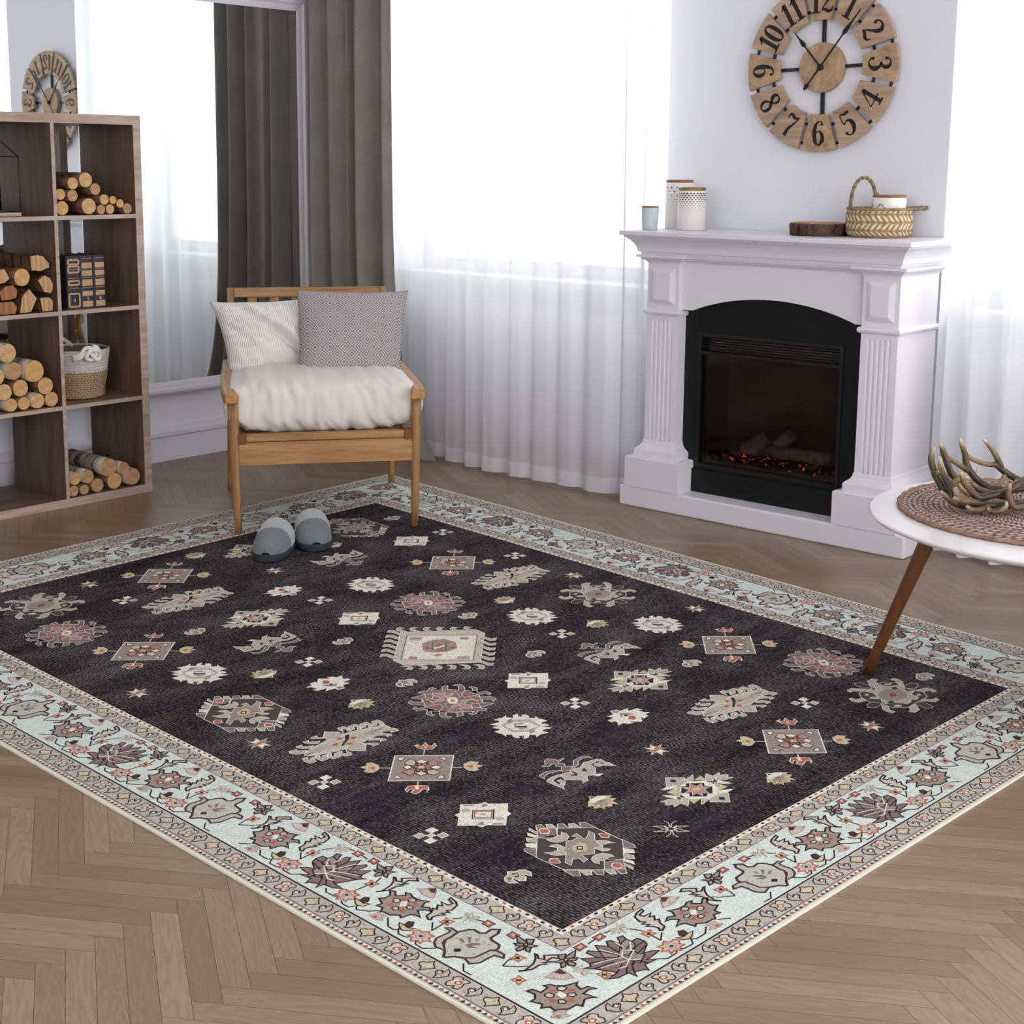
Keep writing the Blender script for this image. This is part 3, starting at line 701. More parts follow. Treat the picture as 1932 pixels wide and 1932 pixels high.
ZZ = [(-.085, .076), (-.062, .106), (-.034, .074), (-.006, .108), (.020, .078), (.046, .104), (.072, .078)]
if True:
    P3 = [tuple(a + (b - a) * k / 6 for a, b in zip(p, q)) for p, q in zip(ZZ, ZZ[1:]) for k in range(6)] + [ZZ[-1]]
    z_.ribbon(P3, .0022, 0, .0008, 0, lambda a, c, d: ((r + d) * math.sin(a / r), -(r + d) * math.cos(a / r), c))
z_.build('zigzag_print', plain('gold_line', srgb(120, 98, 70), .4, .5), jc)
# ------------------------------------------------------------------ patterned rug
RUG_MOTIFS = {
'G': '''VW1.0 -122,40 -51,109 48,106 121,35 84,2 122,-38 49,-105 -47,-107 -121,-33 -83,1
MW0.8 -175,14 -168,26 -140,18 -157,-1
MW0.8 175,-14 168,-26 140,-18 157,1
GW0.8 -159,34 -149,45 -123,39 -139,21
GW0.8 159,-34 149,-45 123,-39 139,-21
MW0.8 -138,55 -128,68 -99,60 -120,41
MW0.8 138,-55 128,-68 99,-60 120,-41
GW0.8 -118,77 -108,89 -78,81 -99,61
GW0.8 118,-77 108,-89 78,-81 99,-61
MW0.8 -101,99 -91,111 -51,109 -77,82
MW0.8 101,-99 91,-111 51,-109 77,-82
GW0.8 -176,-9 -139,-13 -133,-20 -165,-19
GW0.8 176,9 139,13 133,20 165,19
WW0.8 -159,-31 -128,-26 -120,-34 -146,-41
WW0.8 159,31 128,26 120,34 146,41
GW0.8 -140,-52 -118,-36 -100,-54 -125,-64
GW0.8 140,52 118,36 100,54 125,64
WW0.8 -119,-75 -98,-56 -80,-73 -104,-86
WW0.8 119,75 98,56 80,73 104,86
MW0.8 -101,-98 -77,-77 -47,-107 -89,-105
MW0.8 101,98 77,77 47,107 89,105
MW0.7 -158,1 -122,36 -97,13 -105,0 -120,-31
MW0.7 158,-1 122,-36 97,-13 105,0 120,31
W0 -147,-3 -149,8 -135,19 -121,14 -113,1 -128,-13
W0 147,3 149,-8 135,-19 121,-14 113,-1 128,13
R0 -144,-3 -145,6 -134,16 -122,10 -118,2 -129,-9
R0 144,3 145,-6 134,-16 122,-10 118,-2 129,9
W0 -20,86 -17,96 -3,106 10,101 16,88 2,76
W0 20,-86 17,-96 3,-106 -10,-101 -16,-88 -2,-76
R0 -17,87 -14,95 -2,103 8,99 12,89 1,79
R0 17,-87 14,-95 2,-103 -8,-99 -12,-89 -1,-79
GW0.8 -96,-25 -89,-16 -90,9 -83,16 -95,28 -82,32 -64,24 -56,12 -56,-6 -63,-20 -82,-27
GW0.8 96,25 89,16 90,-9 83,-16 95,-28 82,-32 64,-24 56,-12 56,6 63,20 82,27
GW0.8 -62,-47 -63,-38 -56,-25 -48,-25 -28,-24 -6,-43 0,-51 -16,-71 -29,-74 -47,-79 -36,-67 -32,-48 -42,-38
GW0.8 62,47 63,38 56,25 48,25 28,24 6,43 0,51 16,71 29,74 47,79 36,67 32,48 42,38
TW0.8 -52,3 -42,16 -43,36 -59,31 -61,49 -24,41 -31,59 -48,80 -27,80 -2,56 35,42 27,25 50,1 29,-25 57,-30 61,-48 38,-41 29,-55 50,-81 28,-80 -6,-43 -23,-40 -26,-24
Y0 -15,-14 -20,8 -21,19 -4,25 23,7 19,-15 5,-24
K0 -13,1 -1,12 13,-2 1,-13
W0 -6,0 0,6 7,-1 0,-7''',
'H': '''LW1.5 -216,12 -183,46 -48,204 2,201 200,5 166,-34 44,-182 -20,-178
LK0.8 -177,7 -4,175 171,0 -7,-158
W0 -163,3 1,163 160,4 -9,-148
G0 -156,2 -124,35 -101,5 -131,-23
G0 156,-2 124,-35 101,-5 131,23
P0 -140,0 -121,21 -111,8 -132,-12
P0 140,0 121,-21 111,-8 132,12
P0 -29,121 -4,137 11,118 -14,102
P0 29,-121 4,-137 -11,-118 14,-102
T0 -75,-12 -76,37 -50,69 -1,74 46,39 46,-9 18,-43 -23,-50
P0 -54,-24 -53,1 -36,-7 -35,-30
P0 -17,51 -4,72 10,60 11,37
P0 -20,-47 -10,-30 8,-40 -4,-55
P0 20,47 10,30 -8,40 4,55
P0 -61,34 -55,56 -39,59 -40,38
P0 61,-34 55,-56 39,-59 40,-38
-K0.6 -62,25 -6,-26
-K0.6 -30,55 43,-6
-K0.6 -20,-31 20,30
R0 -25,4 -29,24 -10,18 -8,3
R0 25,-4 29,-24 10,-18 8,-3
W0 -14,-13 -6,26 5,21 -1,-18
R0 20,30 35,44 40,33 30,21
R0 -20,-30 -35,-44 -40,-33 -30,-21
GW0.9 -216,12 -233,9 -248,18 -255,33 -238,45 -237,29 -230,26 -204,26
GW0.9 216,-12 233,-9 248,-18 255,-33 238,-45 237,-29 230,-26 204,-26
GW0.9 -184,45 -200,43 -214,50 -222,65 -206,79 -204,61 -194,56 -169,59
GW0.9 184,-45 200,-43 214,-50 222,-65 206,-79 204,-61 194,-56 169,-59
GW0.9 -151,76 -170,75 -182,83 -189,98 -171,110 -170,93 -160,88 -139,90
GW0.9 151,-76 170,-75 182,-83 189,-98 171,-110 170,-93 160,-88 139,-90
GW0.9 -121,110 -138,108 -149,115 -157,130 -138,142 -138,126 -127,119 -108,123
GW0.9 121,-110 138,-108 149,-115 157,-130 138,-142 138,-126 127,-119 108,-123
GW0.9 -89,145 -106,142 -117,149 -123,163 -104,174 -105,160 -97,154 -78,158
GW0.9 89,-145 106,-142 117,-149 123,-163 104,-174 105,-160 97,-154 78,-158
GW0.9 -63,181 -76,177 -85,182 -92,196 -72,207 -73,192 -65,187 -44,200
GW0.9 63,-181 76,-177 85,-182 92,-196 72,-207 73,-192 65,-187 44,-200
GW0.9 -191,-15 -231,-16 -242,-26 -254,-10 -244,2 -204,-2
GW0.9 191,15 231,16 242,26 254,10 244,-2 204,2
GW0.9 -158,-46 -196,-49 -205,-64 -222,-44 -212,-31 -173,-31
GW0.9 158,46 196,49 205,64 222,44 212,31 173,31
GW0.9 -124,-78 -164,-80 -173,-96 -187,-77 -179,-63 -139,-63
GW0.9 124,78 164,80 173,96 187,77 179,63 139,63
GW0.9 -90,-110 -130,-112 -139,-128 -154,-110 -145,-95 -104,-95
GW0.9 90,110 130,112 139,128 154,110 145,95 104,95
GW0.9 -57,-141 -98,-143 -107,-160 -121,-142 -112,-127 -71,-126
GW0.9 57,141 98,143 107,160 121,142 112,127 71,126
GW0.9 -23,-173 -64,-174 -73,-193 -88,-174 -79,-158 -36,-158
GW0.9 23,173 64,174 73,193 88,174 79,158 36,158''',
'D': '''MW0.9 -104,-22 -116,-23 -124,-31 -131,-17 -126,-6 -117,-2 -130,19 -129,31 -112,31 -118,22 -112,11 -90,37 -111,53 -106,73 -82,52 -53,71 -76,91 -91,89 -95,81 -94,99 -78,107 -56,99 -36,82 -14,97 -33,110 -47,109 -46,121 -22,122 0,100 22,90 32,111 47,109 41,123 19,123 10,109 4,99 35,82 66,106 89,101 95,84 80,90 60,71 82,51 0,0 -58,-72 -78,-55 -101,-70 -109,-70
MW0.9 104,22 116,23 124,31 131,17 126,6 117,2 130,-19 129,-31 112,-31 118,-22 112,-11 90,-37 111,-53 106,-73 82,-52 53,-71 76,-91 91,-89 95,-81 94,-99 78,-107 56,-99 36,-82 14,-97 33,-110 47,-109 46,-121 22,-122 0,-100 -22,-90 -32,-111 -47,-109 -41,-123 -19,-123 -10,-109 -4,-99 -35,-82 -66,-106 -89,-101 -95,-84 -80,-90 -60,-71 -82,-51 0,0 58,72 78,55 101,70 109,70
-W0.9 -104,-22 -80,-40 -59,-30 -80,-5
-W0.9 104,22 80,40 59,30 80,5
-W0.9 -92,35 -64,25 -51,47 -53,71
-W0.9 92,-35 64,-25 51,-47 53,-71
-W0.9 -33,79 -19,52 9,43 22,90
-W0.9 33,-79 19,-52 -9,-43 -22,-90
-W0.9 -78,-55 -51,-47 -11,-59 -33,-80
-W0.9 78,55 51,47 11,59 33,80
PW0.7 -92,-1 -72,18 -55,18 -36,1 -19,-28 -36,-49 -36,-24 -46,-8 -71,-16
PW0.7 92,1 72,-18 55,-18 36,-1 19,28 36,49 36,24 46,8 71,16
TW0.7 -42,10 -48,45 -26,46 -14,26 -22,0
TW0.7 42,-10 48,-45 26,-46 14,-26 22,0
QW0.7 -63,56 -25,46 -1,33 -4,21 2,2 -24,2 -37,35
QW0.7 63,-56 25,-46 1,-33 4,-21 -2,-2 24,-2 37,-35
W0 -15,-9 -26,11 -12,24 14,13 27,-9 13,-23
R0 -10,1 0,10 10,-2 3,-9
R0 -69,41 -58,56 -44,49 -54,35
R0 69,-41 58,-56 44,-49 54,-35
R0 -72,-53 -65,-36 -50,-41 -51,-58
R0 72,53 65,36 50,41 51,58
R0 -12,-70 -3,-52 12,-57 8,-75
R0 12,70 3,52 -12,57 -8,75
R0 -11,60 -2,78 11,70 7,56
R0 11,-60 2,-78 -11,-70 -7,-56
Y0 -67,-50 -63,-43 -54,-48 -57,-55
Y0 67,50 63,43 54,48 57,55''',
'E': '''VW0.7 -149,1 -137,18 -97,15 -81,3 -108,-17 -137,-11
VW0.7 149,-1 137,-18 97,-15 81,-3 108,17 137,11
VW0.7 -18,89 -17,124 0,137 16,121 20,90 -3,75
VW0.7 18,-89 17,-124 0,-137 -16,-121 -20,-90 3,-75
GW0.7 -128,43 -129,72 -110,77 -108,62 -80,37 -85,15 -97,15
GW0.7 128,-43 129,-72 110,-77 108,-62 80,-37 85,-15 97,-15
GW0.7 -81,107 -81,124 -62,124 -42,118 -18,89 -35,79 -61,106
GW0.7 81,-107 81,-124 62,-124 42,-118 18,-89 35,-79 61,-106
GW0.7 -129,-67 -129,-41 -110,-31 -88,-13 -89,-39 -110,-57 -113,-74
GW0.7 129,67 129,41 110,31 88,13 89,39 110,57 113,74
GW0.7 30,81 36,100 45,125 64,129 83,122 82,107 64,113 56,85
GW0.7 -30,-81 -36,-100 -45,-125 -64,-129 -83,-122 -82,-107 -64,-113 -56,-85
VW1.0 -89,63 -53,96 4,76 58,87 89,61 89,2 93,-53 55,-88 7,-81 -22,-97 -62,-85 -88,-60 -80,-3
GW1.0 -77,11 -79,44 -47,51 -33,86 -13,82 5,60 18,55 30,81 38,46 72,39 76,16 60,13 75,-12 73,-29 38,-51 24,-75 7,-70 -9,-52 -38,-74 -39,-58 -25,-45 -55,-29 -79,-35 -79,-10 -61,-4
T0 -44,-19 -44,25 -19,54 22,43 42,18 38,-30 9,-52 -23,-43
K0 18,-59 24,-42 40,-44 33,-61
K0 -18,59 -24,42 -40,44 -33,61
K0 -15,5 -4,18 14,0 2,-15
R0 -10,4 -2,13 9,1 0,-8
R0 -68,60 -59,70 -49,60 -57,49
R0 68,-60 59,-70 49,-60 57,-49
W0 -73,60 -57,78 -52,71 -68,53
W0 73,-60 57,-78 52,-71 68,-53
R0 -72,-56 -67,-43 -52,-51 -52,-68
R0 72,56 67,43 52,51 52,68
Y0 -68,-58 -61,-46 -53,-58 -59,-66
Y0 68,58 61,46 53,58 59,66''',
'F': '''LW0.9 0,-139 -19,-127 -28,-97 -47,-18 -47,28 -42,58 -12,155 15,154 31,111 47,13 48,-25 37,-65 16,-119
LK0.5 -6,-130 -17,0 -5,77 2,147
LK0.5 6,130 17,0 5,-77 -2,-147
LK0.5 -17,-111 -26,2 9,133
LK0.5 17,111 26,-2 -9,-133
GW0.9 -97,2 -68,29 -43,27 -25,-3 -44,-26 -66,-26
GW0.9 97,-2 68,-29 43,-27 25,3 44,26 66,26
R0 -33,-5 -32,9 -16,6 -18,-7
R0 33,5 32,-9 16,-6 18,7
R0 -8,25 -7,42 7,39 6,23
R0 8,-25 7,-42 -7,-39 -6,-23
K0 -32,27 -30,39 -8,23 22,-20 17,-25 -5,6
GW0.9 -48,33 -80,39 -91,44 -90,61 -72,67 -49,57 -52,49 -65,58 -76,48 -62,40
GW0.9 48,-33 80,-39 91,-44 90,-61 72,-67 49,-57 52,-49 65,-58 76,-48 62,-40
GW0.9 -47,54 -66,68 -78,74 -78,96 -59,101 -35,86 -39,77 -57,90 -66,84 -49,73
GW0.9 47,-54 66,-68 78,-74 78,-96 59,-101 35,-86 39,-77 57,-90 66,-84 49,-73
GW0.9 -38,89 -53,101 -66,107 -65,127 -45,130 -22,119 -27,108 -43,118 -53,115 -36,106
GW0.9 38,-89 53,-101 66,-107 65,-127 45,-130 22,-119 27,-108 43,-118 53,-115 36,-106
GW0.9 -27,122 -42,136 -56,141 -54,161 -32,163 -11,154 -14,141 -31,150 -41,147 -25,138
GW0.9 27,-122 42,-136 56,-141 54,-161 32,-163 11,-154 14,-141 31,-150 41,-147 25,-138
GW0.9 -53,-24 -67,-42 -81,-55 -90,-53 -90,-33 -77,-36 -58,-22
GW0.9 53,24 67,42 81,55 90,53 90,33 77,36 58,22
GW0.9 -42,-64 -54,-80 -73,-88 -82,-85 -80,-67 -70,-75 -50,-49
GW0.9 42,64 54,80 73,88 82,85 80,67 70,75 50,49
GW0.9 -28,-97 -41,-113 -61,-122 -69,-119 -67,-100 -56,-108 -37,-80
GW0.9 28,97 41,113 61,122 69,119 67,100 56,108 37,80
GW0.9 -12,-126 -21,-149 -43,-158 -56,-152 -52,-130 -42,-134 -25,-114
GW0.9 12,126 21,149 43,158 56,152 52,130 42,134 25,114''',
'I': '''GW0.8 -32,56 -26,66 -20,97 -10,103 14,98 24,103 55,99 24,78 21,64 5,60 -3,72 4,85 17,79 23,88 2,91 -9,85 -7,56 17,52 40,30 49,12 37,1 49,-13 61,-20 63,-43 49,-30 24,-50 11,-62 -4,-54 -18,-60 -10,-88 25,-96 19,-83 -1,-81 1,-68 20,-68 34,-84 34,-91 53,-105 -16,-105 -24,-95 -28,-69 -21,-41 -15,-17 -28,-4 -20,11 -14,24
MW0.8 -20,-11 -32,-30 -38,-27 -50,-60 -46,-83 -34,-96 -58,-94 -63,-84 -64,-56 -40,-25 -54,-9 -69,-16 -81,-8 -91,-14 -82,-32 -98,-46 -100,-29 -120,-14 -124,2 -106,14 -95,13 -95,39 -87,28 -87,9 -78,2 -65,11 -51,1 -33,17
MW0.8 -35,16 -61,45 -64,81 -53,93 -34,92 -47,84 -52,72 -49,51 -30,32 -26,13
K0 -19,-10 -8,-8 11,-11 17,-21 0,-36 6,-16
K0 7,10 -7,30 20,19
WW0.6 48,22 62,39 64,17 49,12''',
'J': '''GW0.8 -115,-2 -75,34 -44,0 -51,-11 -5,-67 -13,-74 -51,-30 -75,-42
GW0.8 115,2 75,-34 44,0 51,11 5,67 13,74 51,30 75,42
K0 -97,-2 -84,7 -73,-5 -84,-15
K0 97,2 84,-7 73,5 84,15
WW0.8 -71,-69 -72,-43 -60,-20 -48,-34 -59,-54
WW0.8 71,69 72,43 60,20 48,34 59,54
Y0 -50,-69 -48,-34 -17,-68
Y0 50,69 48,34 17,68
WW0.8 -45,-93 -27,-74 -11,-72 -6,-81 -28,-91
WW0.8 45,93 27,74 11,72 6,81 28,91
GW0.8 -24,-126 -17,-97 -3,-78 12,-89 26,-124 11,-110 6,-127 -3,-129 -9,-116
GW0.8 24,126 17,97 3,78 -12,89 -26,124 -11,110 -6,127 3,129 9,116
GW0.8 25,-122 8,-87 8,-78 21,-65 48,-94 22,-94 25,-107
GW0.8 -25,122 -8,87 -8,78 -21,65 -48,94 -22,94 -25,107
Y0 25,-65 46,-42 50,-72
Y0 -25,65 -46,42 -50,72
GW0.8 -64,21 -70,63 -45,36 -50,20
GW0.8 64,-21 70,-63 45,-36 50,-20
Y0 -46,38 -47,64 -22,60
Y0 46,-38 47,-64 22,-60
GW0.8 -44,86 -16,83 -1,69 -19,56
GW0.8 44,-86 16,-83 1,-69 19,-56
WW0.8 -46,-16 -52,16 -20,55 7,56 37,44 63,9 60,-23 23,-60 -8,-57
K0 -43,-17 -34,-8 -47,7 -12,42 1,30 19,41 48,8 40,-3 49,-17 15,-48 1,-35 -16,-48
PW0.6 -38,-21 -23,-4 -39,11 -12,12 -14,34 2,19 16,38 16,12 42,2 23,-9 40,-22 15,-19 17,-40 1,-22 -10,-42 -13,-19
Y0 -15,-1 -6,11 9,5 9,-8 -2,-15''',
'K': '''W0 -71,-5 -65,17 -49,16 -46,50 -30,33 -26,66 -6,71 -13,57 12,60 25,74 24,52 40,47 44,23 29,27 57,2 50,-6 27,-23 44,-22 38,-40 23,-44 24,-68 7,-54 -7,-52 -6,-64 -25,-63 -25,-33 -47,-44 -46,-17
T0 -66,-5 -64,10 -48,12 -43,-2 -56,-9
K0 -21,3 -12,13 -4,4 -11,-5
R0 3,-3 -1,9 9,18 29,7 29,-6 11,-10
T0 -39,2 -29,14 -2,32 -6,10 -21,6 -17,-10 -3,-23 -16,-15''',
'C': '''W0 -78,-55 -74,-41 -62,-33 -51,-44 -36,-51 -26,-62 -29,-82 -5,-80 -1,-76 25,-82 14,-72 25,-59 39,-69 52,-67 59,-57 43,-55 49,-43 71,-56 0,0 -26,24
W0 78,55 74,41 62,33 51,44 36,51 26,62 29,82 5,80 1,76 -25,82 -14,72 -25,59 -39,69 -52,67 -59,57 -43,55 -49,43 -71,56 0,0 26,-24
W0 -58,-61 -50,-64 -36,-61 -33,-55 -46,-43
W0 58,61 50,64 36,61 33,55 46,43
W0 -78,-55 -68,-25 -76,-18 -94,-24 -90,-2 -87,3 -94,27 -81,16 -63,26 -78,40 -77,59 -59,43 -48,54 -62,62 -53,70 -41,70 -31,62 -26,24 -37,-34 -48,-44
W0 78,55 68,25 76,18 94,24 90,2 87,-3 94,-27 81,-16 63,-26 78,-40 77,-59 59,-43 48,-54 62,-62 53,-70 41,-70 31,-62 26,-24 37,34 48,44
G0 -50,-36 -55,16 -16,52 43,43 53,-9 16,-50
W0 -38,-32 -38,6 -6,36 37,35 37,-4 5,-37
T0 -60,-4 -63,18 -51,15 -44,1
T0 60,4 63,-18 51,-15 44,-1
T0 -29,-3 -18,18 8,18 16,5 -6,-16
T0 29,3 18,-18 -8,-18 -16,-5 6,16
K0 -14,-13 12,11 18,6 -8,-18
W0 -18,-3 1,19 11,10 -11,-10
P0 37,-4 38,11 55,6 50,-11
P0 -37,4 -38,-11 -55,-6 -50,11''',
'A': '''W0 -90,0 -55,35 -52,54 -36,54 0,90 32,59 52,53 54,37 90,-1 53,-33 52,-51 36,-52 -1,-88 -36,-53 -53,-52 -53,-34
K0 -40,-1 1,41 41,2 -2,-37
W0 -35,-2 1,35 36,1 -2,-33
R0 -33,-2 2,33 32,3 -3,-30
W0 -26,-3 3,26 26,4 -4,-24
G0 -8,5 4,9 6,-3 -6,-7
P0 -83,2 -61,24 -57,14 -73,-1
P0 83,-2 61,-24 57,-14 73,1
T0 -47,37 -44,47 -32,48 -28,36 -32,27
T0 47,-37 44,-47 32,-48 28,-36 32,-27
G0 -66,-18 -54,-2 -34,-12 -51,-25
G0 66,18 54,2 34,12 51,25''',
'N': '''Y0 -53,0 -39,12 -36,23 -9,48 -7,32 11,42 13,25 40,21 24,13 36,0 22,-13 33,-25 15,-27 12,-42 -5,-32 -8,-47 -33,-22 -36,-12
W0 -49,-1 -37,9 -34,20 -18,33 -11,14 -15,-16 -26,-25 -33,-13
K0 -46,-1 -35,8 -35,0 -38,-6
T0 -16,-4 -12,16 5,31 -1,10 21,24 8,6 26,9 15,-1 26,-3 18,-7 6,-3 27,-21 14,-23 -2,-13 9,-37 -10,-23
M0 -17,-1 -7,8 -2,3 -9,-7''',
'O': '''GW1.2 -36,0 -21,15 -21,25 -11,35 0,35 8,36 22,24 -2,15 16,12 29,-1 17,-12 -2,-11 1,-19 23,-22 9,-36 -8,-35 -21,-23 -23,-12
K0 -22,0 -12,11 3,2 -1,-8
Y0 -16,-1 -10,8 -2,2 -8,-6
M0 -15,-22 -8,-13 3,-25 -3,-30''',
'L': '''Y0 -41,-16 -22,-3 -40,16 -13,14 -16,41 -3,24 0,0 -13,-12
Y0 41,16 22,3 40,-16 13,-14 16,-41 3,-24 0,0 13,12
W0 -28,-12 -22,1 -30,12 -6,7 0,0 -11,-10
W0 28,12 22,-1 30,-12 6,-7 0,0 11,10
T0 -15,17 -15,30 -4,19 15,32 10,14 0,0
T0 15,-17 15,-30 4,-19 -15,-32 -10,-14 0,0
R0 -12,2 -3,12 10,0 1,-10''',
'S': '''-W0.9 -44,-22 -25,0 -7,-6 -21,-43 -4,-23
-W0.9 44,22 25,0 7,6 21,43 4,23
-W0.9 -43,20 -29,21 -10,7 -11,-1 -25,1
-W0.9 43,-20 29,-21 10,-7 11,1 25,-1
-W0.9 -20,43 -19,24 -7,7 1,10 -2,25
-W0.9 20,-43 19,-24 7,-7 -1,-10 2,-25
-W0.9 24,42 1,22 5,7 43,21
-W0.9 -24,-42 -1,-22 -5,-7 -43,-21
-W0.7 -11,-1 0,13 11,1 -1,-13
-W0.7 11,1 0,-13 -11,-1 1,13''',
'B': '''TW1.5 -117,3 2,118 120,1 0,-115
-W1.2 -63,62 -85,84
-W1.2 63,-62 85,-84
-W1.2 -58,-55 -84,-79
-W1.2 58,55 84,79
K0 -102,0 -86,17 -73,-7 -83,-13
K0 102,0 86,-17 73,7 83,13
W0 -98,0 -86,13 -78,-4 -84,-9
W0 98,0 86,-13 78,4 84,9
K0 -17,-75 18,-78 2,-94
K0 17,75 -18,78 -2,94
W0 -12,-78 12,-79 1,-91
W0 12,78 -12,79 -1,91
WK0.9 -42,16 -40,37 -17,39 -17,17
WK0.9 17,-33 18,-14 41,-14 40,-34
WK0.9 -39,-32 -39,-14 -20,-15 -19,-34
WK0.9 17,19 19,40 41,41 41,21
LK0.9 -56,-14 -64,12 -48,21 -26,3 -34,-12
PK0.9 -14,37 -14,59 15,58 17,37 4,26
PK0.9 -13,-55 -16,-31 -1,-22 18,-38 17,-54
LK0.9 27,-2 36,17 63,15 64,-7 45,-13
MK0.9 -34,12 -20,20 -7,4 -19,4
MK0.9 11,-6 20,2 33,-13 21,-13
RK0.9 -32,-10 -19,2 -1,-9 -10,-15
RK0.9 4,9 19,18 35,11 23,1
RK0.9 -17,17 -14,33 0,22 -2,9
RK0.9 2,-20 4,-7 18,-21 10,-23
YK0.6 -14,0 -1,15 15,1 0,-13
RW1.2 -127,83 -126,100 -122,87 -109,96 -122,119 -101,109 -88,115 -98,133 -81,125 -72,101 -87,84 -107,79
Y0 -103,96 -107,106 -91,101 -87,89
RW1.2 81,-123 69,-101 84,-80 107,-65 127,-78 133,-93 122,-78 111,-88 120,-105 121,-119 103,-121 97,-103 86,-111 96,-127
W0 81,-90 85,-81 105,-93 99,-101
YW0.6 -123,-114 -119,-94 -133,-85 -124,-73 -96,-72 -76,-87 -70,-108 -76,-119 -95,-125 -100,-109
R0 -105,-95 -98,-85 -85,-95 -93,-102
YW0.6 120,122 117,102 131,99 128,83 111,75 88,81 73,95 72,119 93,132 97,117
R0 89,93 98,107 107,97 99,89''',
'teapot': '''CN2.8 -61,-21 -51,-43 -42,-51 -22,-49 -11,-59 -14,-77 1,-91 11,-76 13,-52 23,-47 49,-45 59,-34 59,-14 58,7 49,32 33,44 11,55 2,68 -6,71 -18,57 -43,39 -57,22 -56,6
gN2.3 -96,-12 -86,-21 -62,-19 -57,1 -57,22 -52,33 -24,52 -50,56 -67,46 -77,30 -75,-3 -78,-12
gN2.3 33,44 48,28 50,6 51,-16 66,-25 87,-25 97,-14 74,-8 72,9 73,33 59,52
K0 -9,38 -13,32 -3,23 7,31 -2,42
M0 -41,-3 -31,-7 -13,1 -24,4
M0 -29,-19 -22,-26 -7,-9 -6,-4
M0 -7,7 -3,-8 12,-21 18,-17 6,0 26,-4 9,10
T0 -9,-25 -3,-33 4,-26 -1,-20''',
'med': '''TK2.1 -73,-20 -62,-26 -43,-13 -28,-31 -38,-39 -25,-43 -12,-37 7,-37 15,-39 35,-49 32,-38 42,-21 57,-31 75,-22 59,-19 47,-4 76,12 62,12 50,18 45,43 33,37 17,52 -7,53 -12,57 -23,42 -41,46 -39,31 -64,20 -55,11 -55,-6
LK1.4 -33,4 -36,-6 -26,-11 -15,-4 -16,6 -24,9
LK1.4 -7,-20 -9,-30 1,-36 13,-29 9,-21 3,-16
LK1.4 -5,30 -6,18 5,17 12,24 7,32
LK1.4 12,2 16,-6 28,-8 33,0 27,7
R0 -24,-13 -24,-24 -13,-23 -9,-9
R0 -25,27 -25,14 -13,16 -10,26
R0 13,-16 15,-25 29,-22 28,-12
R0 14,26 14,13 26,13 30,26
W0 -12,-2 -3,-15 13,1 4,13''',
'lotus': '''MK1.7 -80,45 -67,33 -49,26 -80,8 -87,-6 -86,-26 -73,-28 -59,-22 -66,-44 -70,-59 -57,-62 -42,-38 -38,-64 -28,-69 -16,-51 1,-76 13,-50 28,-72 37,-67 35,-37 62,-62 62,-33 70,-22 85,-27 71,-9 48,38 82,40 62,53 39,56 32,58 31,81 22,63 -1,74 -5,83 -15,60 -46,65 -34,50 -63,48
TK1.4 -66,-44 -42,-38 -8,-12 -19,8 -57,-4 -67,-24
TK1.4 -8,-12 13,-50 29,-17 9,1
TK1.4 -46,33 -38,6 -5,23 -13,49
K0 -11,38 -12,30 4,38 3,45
-K1.4 -87,-6 -55,-6 -33,2
-K1.4 -80,8 -31,19
-K1.4 -59,-22 -29,-11
-K1.4 -42,-38 -24,-16
-K1.4 -16,-51 -13,-16
-K1.4 13,-50 -5,-10
-K1.4 35,-37 4,-3
-K1.4 62,-33 19,-8
-K1.4 71,-9 22,3
-K1.4 48,38 16,22
-K1.4 39,56 10,32
-K1.4 22,63 1,36
-K1.4 -25,64 -15,32
-W1.4 -62,-28 -36,0
-W1.4 -41,4 -24,-16 -4,3 -5,23 -41,4
-W1.4 -9,-1 10,-56
-W1.4 -1,5 34,-13 60,-22
-W1.4 -35,-24 -37,-51
-W1.4 -24,41 -5,23 20,37 37,30
-W1.0 -5,23 26,13 61,0''',
'rosette': '''LR2.1 -24,-14 -11,-12 -1,-25 9,-17 23,-19 19,-7 33,1 19,9 24,22 9,18 -1,29 -11,17 -24,18 -19,7 -29,-2
GT0.7 -15,1 -1,-13 12,-7 13,6 -2,15
K0 -6,1 0,-4 7,1 1,6''',
'redflower': '''YR1.7 -14,-10 -1,-8 13,-12 11,1 13,10 2,9 -12,12 -9,0
K0 -7,-1 -1,-6 8,1 3,6''',
'redfour': '''RK1.0 -13,-10 1,-10 14,-10 12,1 14,11 2,10 -11,10 -11,0
L0 -6,1 -7,-6 4,-4 6,5''',
'starflower': '''TK1.7 -45,-15 -22,-13 -2,-8 -9,3 -23,3
TK1.7 -17,-18 -3,-30 7,-16 1,-6
TK1.7 2,-7 24,-17 16,0 7,3
TK1.7 5,4 17,-1 29,15 18,16
TK1.7 -4,26 -4,13 1,3 11,17 6,30
TK1.7 -24,12 -10,0 1,3 -12,16''',
'creamflower': '''-B1.0 -12,16 -11,0 -1,1 5,20 8,27 7,14 4,1
-B1.0 -21,-8 -5,-6 -8,-19 6,-6 15,-14 15,-4 33,4 14,7 21,16 5,6
LB1.0 -18,-3 -13,-8 1,-1 -4,3
LB1.0 8,-7 22,-15 22,0 8,2''',
'bud': '''YK1.4 -25,9 -9,8 9,11 24,1 20,18 7,27 -8,22
NK1.4 -9,8 -12,-9 0,-14 11,0 8,9''',
'pinkbud': '''LP1.4 -36,2 -25,-5 -18,-18 -4,-31 16,-10 27,7 10,11 -6,11
NP1.0 -18,-15 -4,-31 13,-12 2,-7''',
'botbud': '''GP1.0 -21,4 -15,-9 -18,-18 -1,-19 13,-21 9,-8 22,-1 12,4 -3,8
R0 -14,3 -9,-6 1,-1 -3,6''',
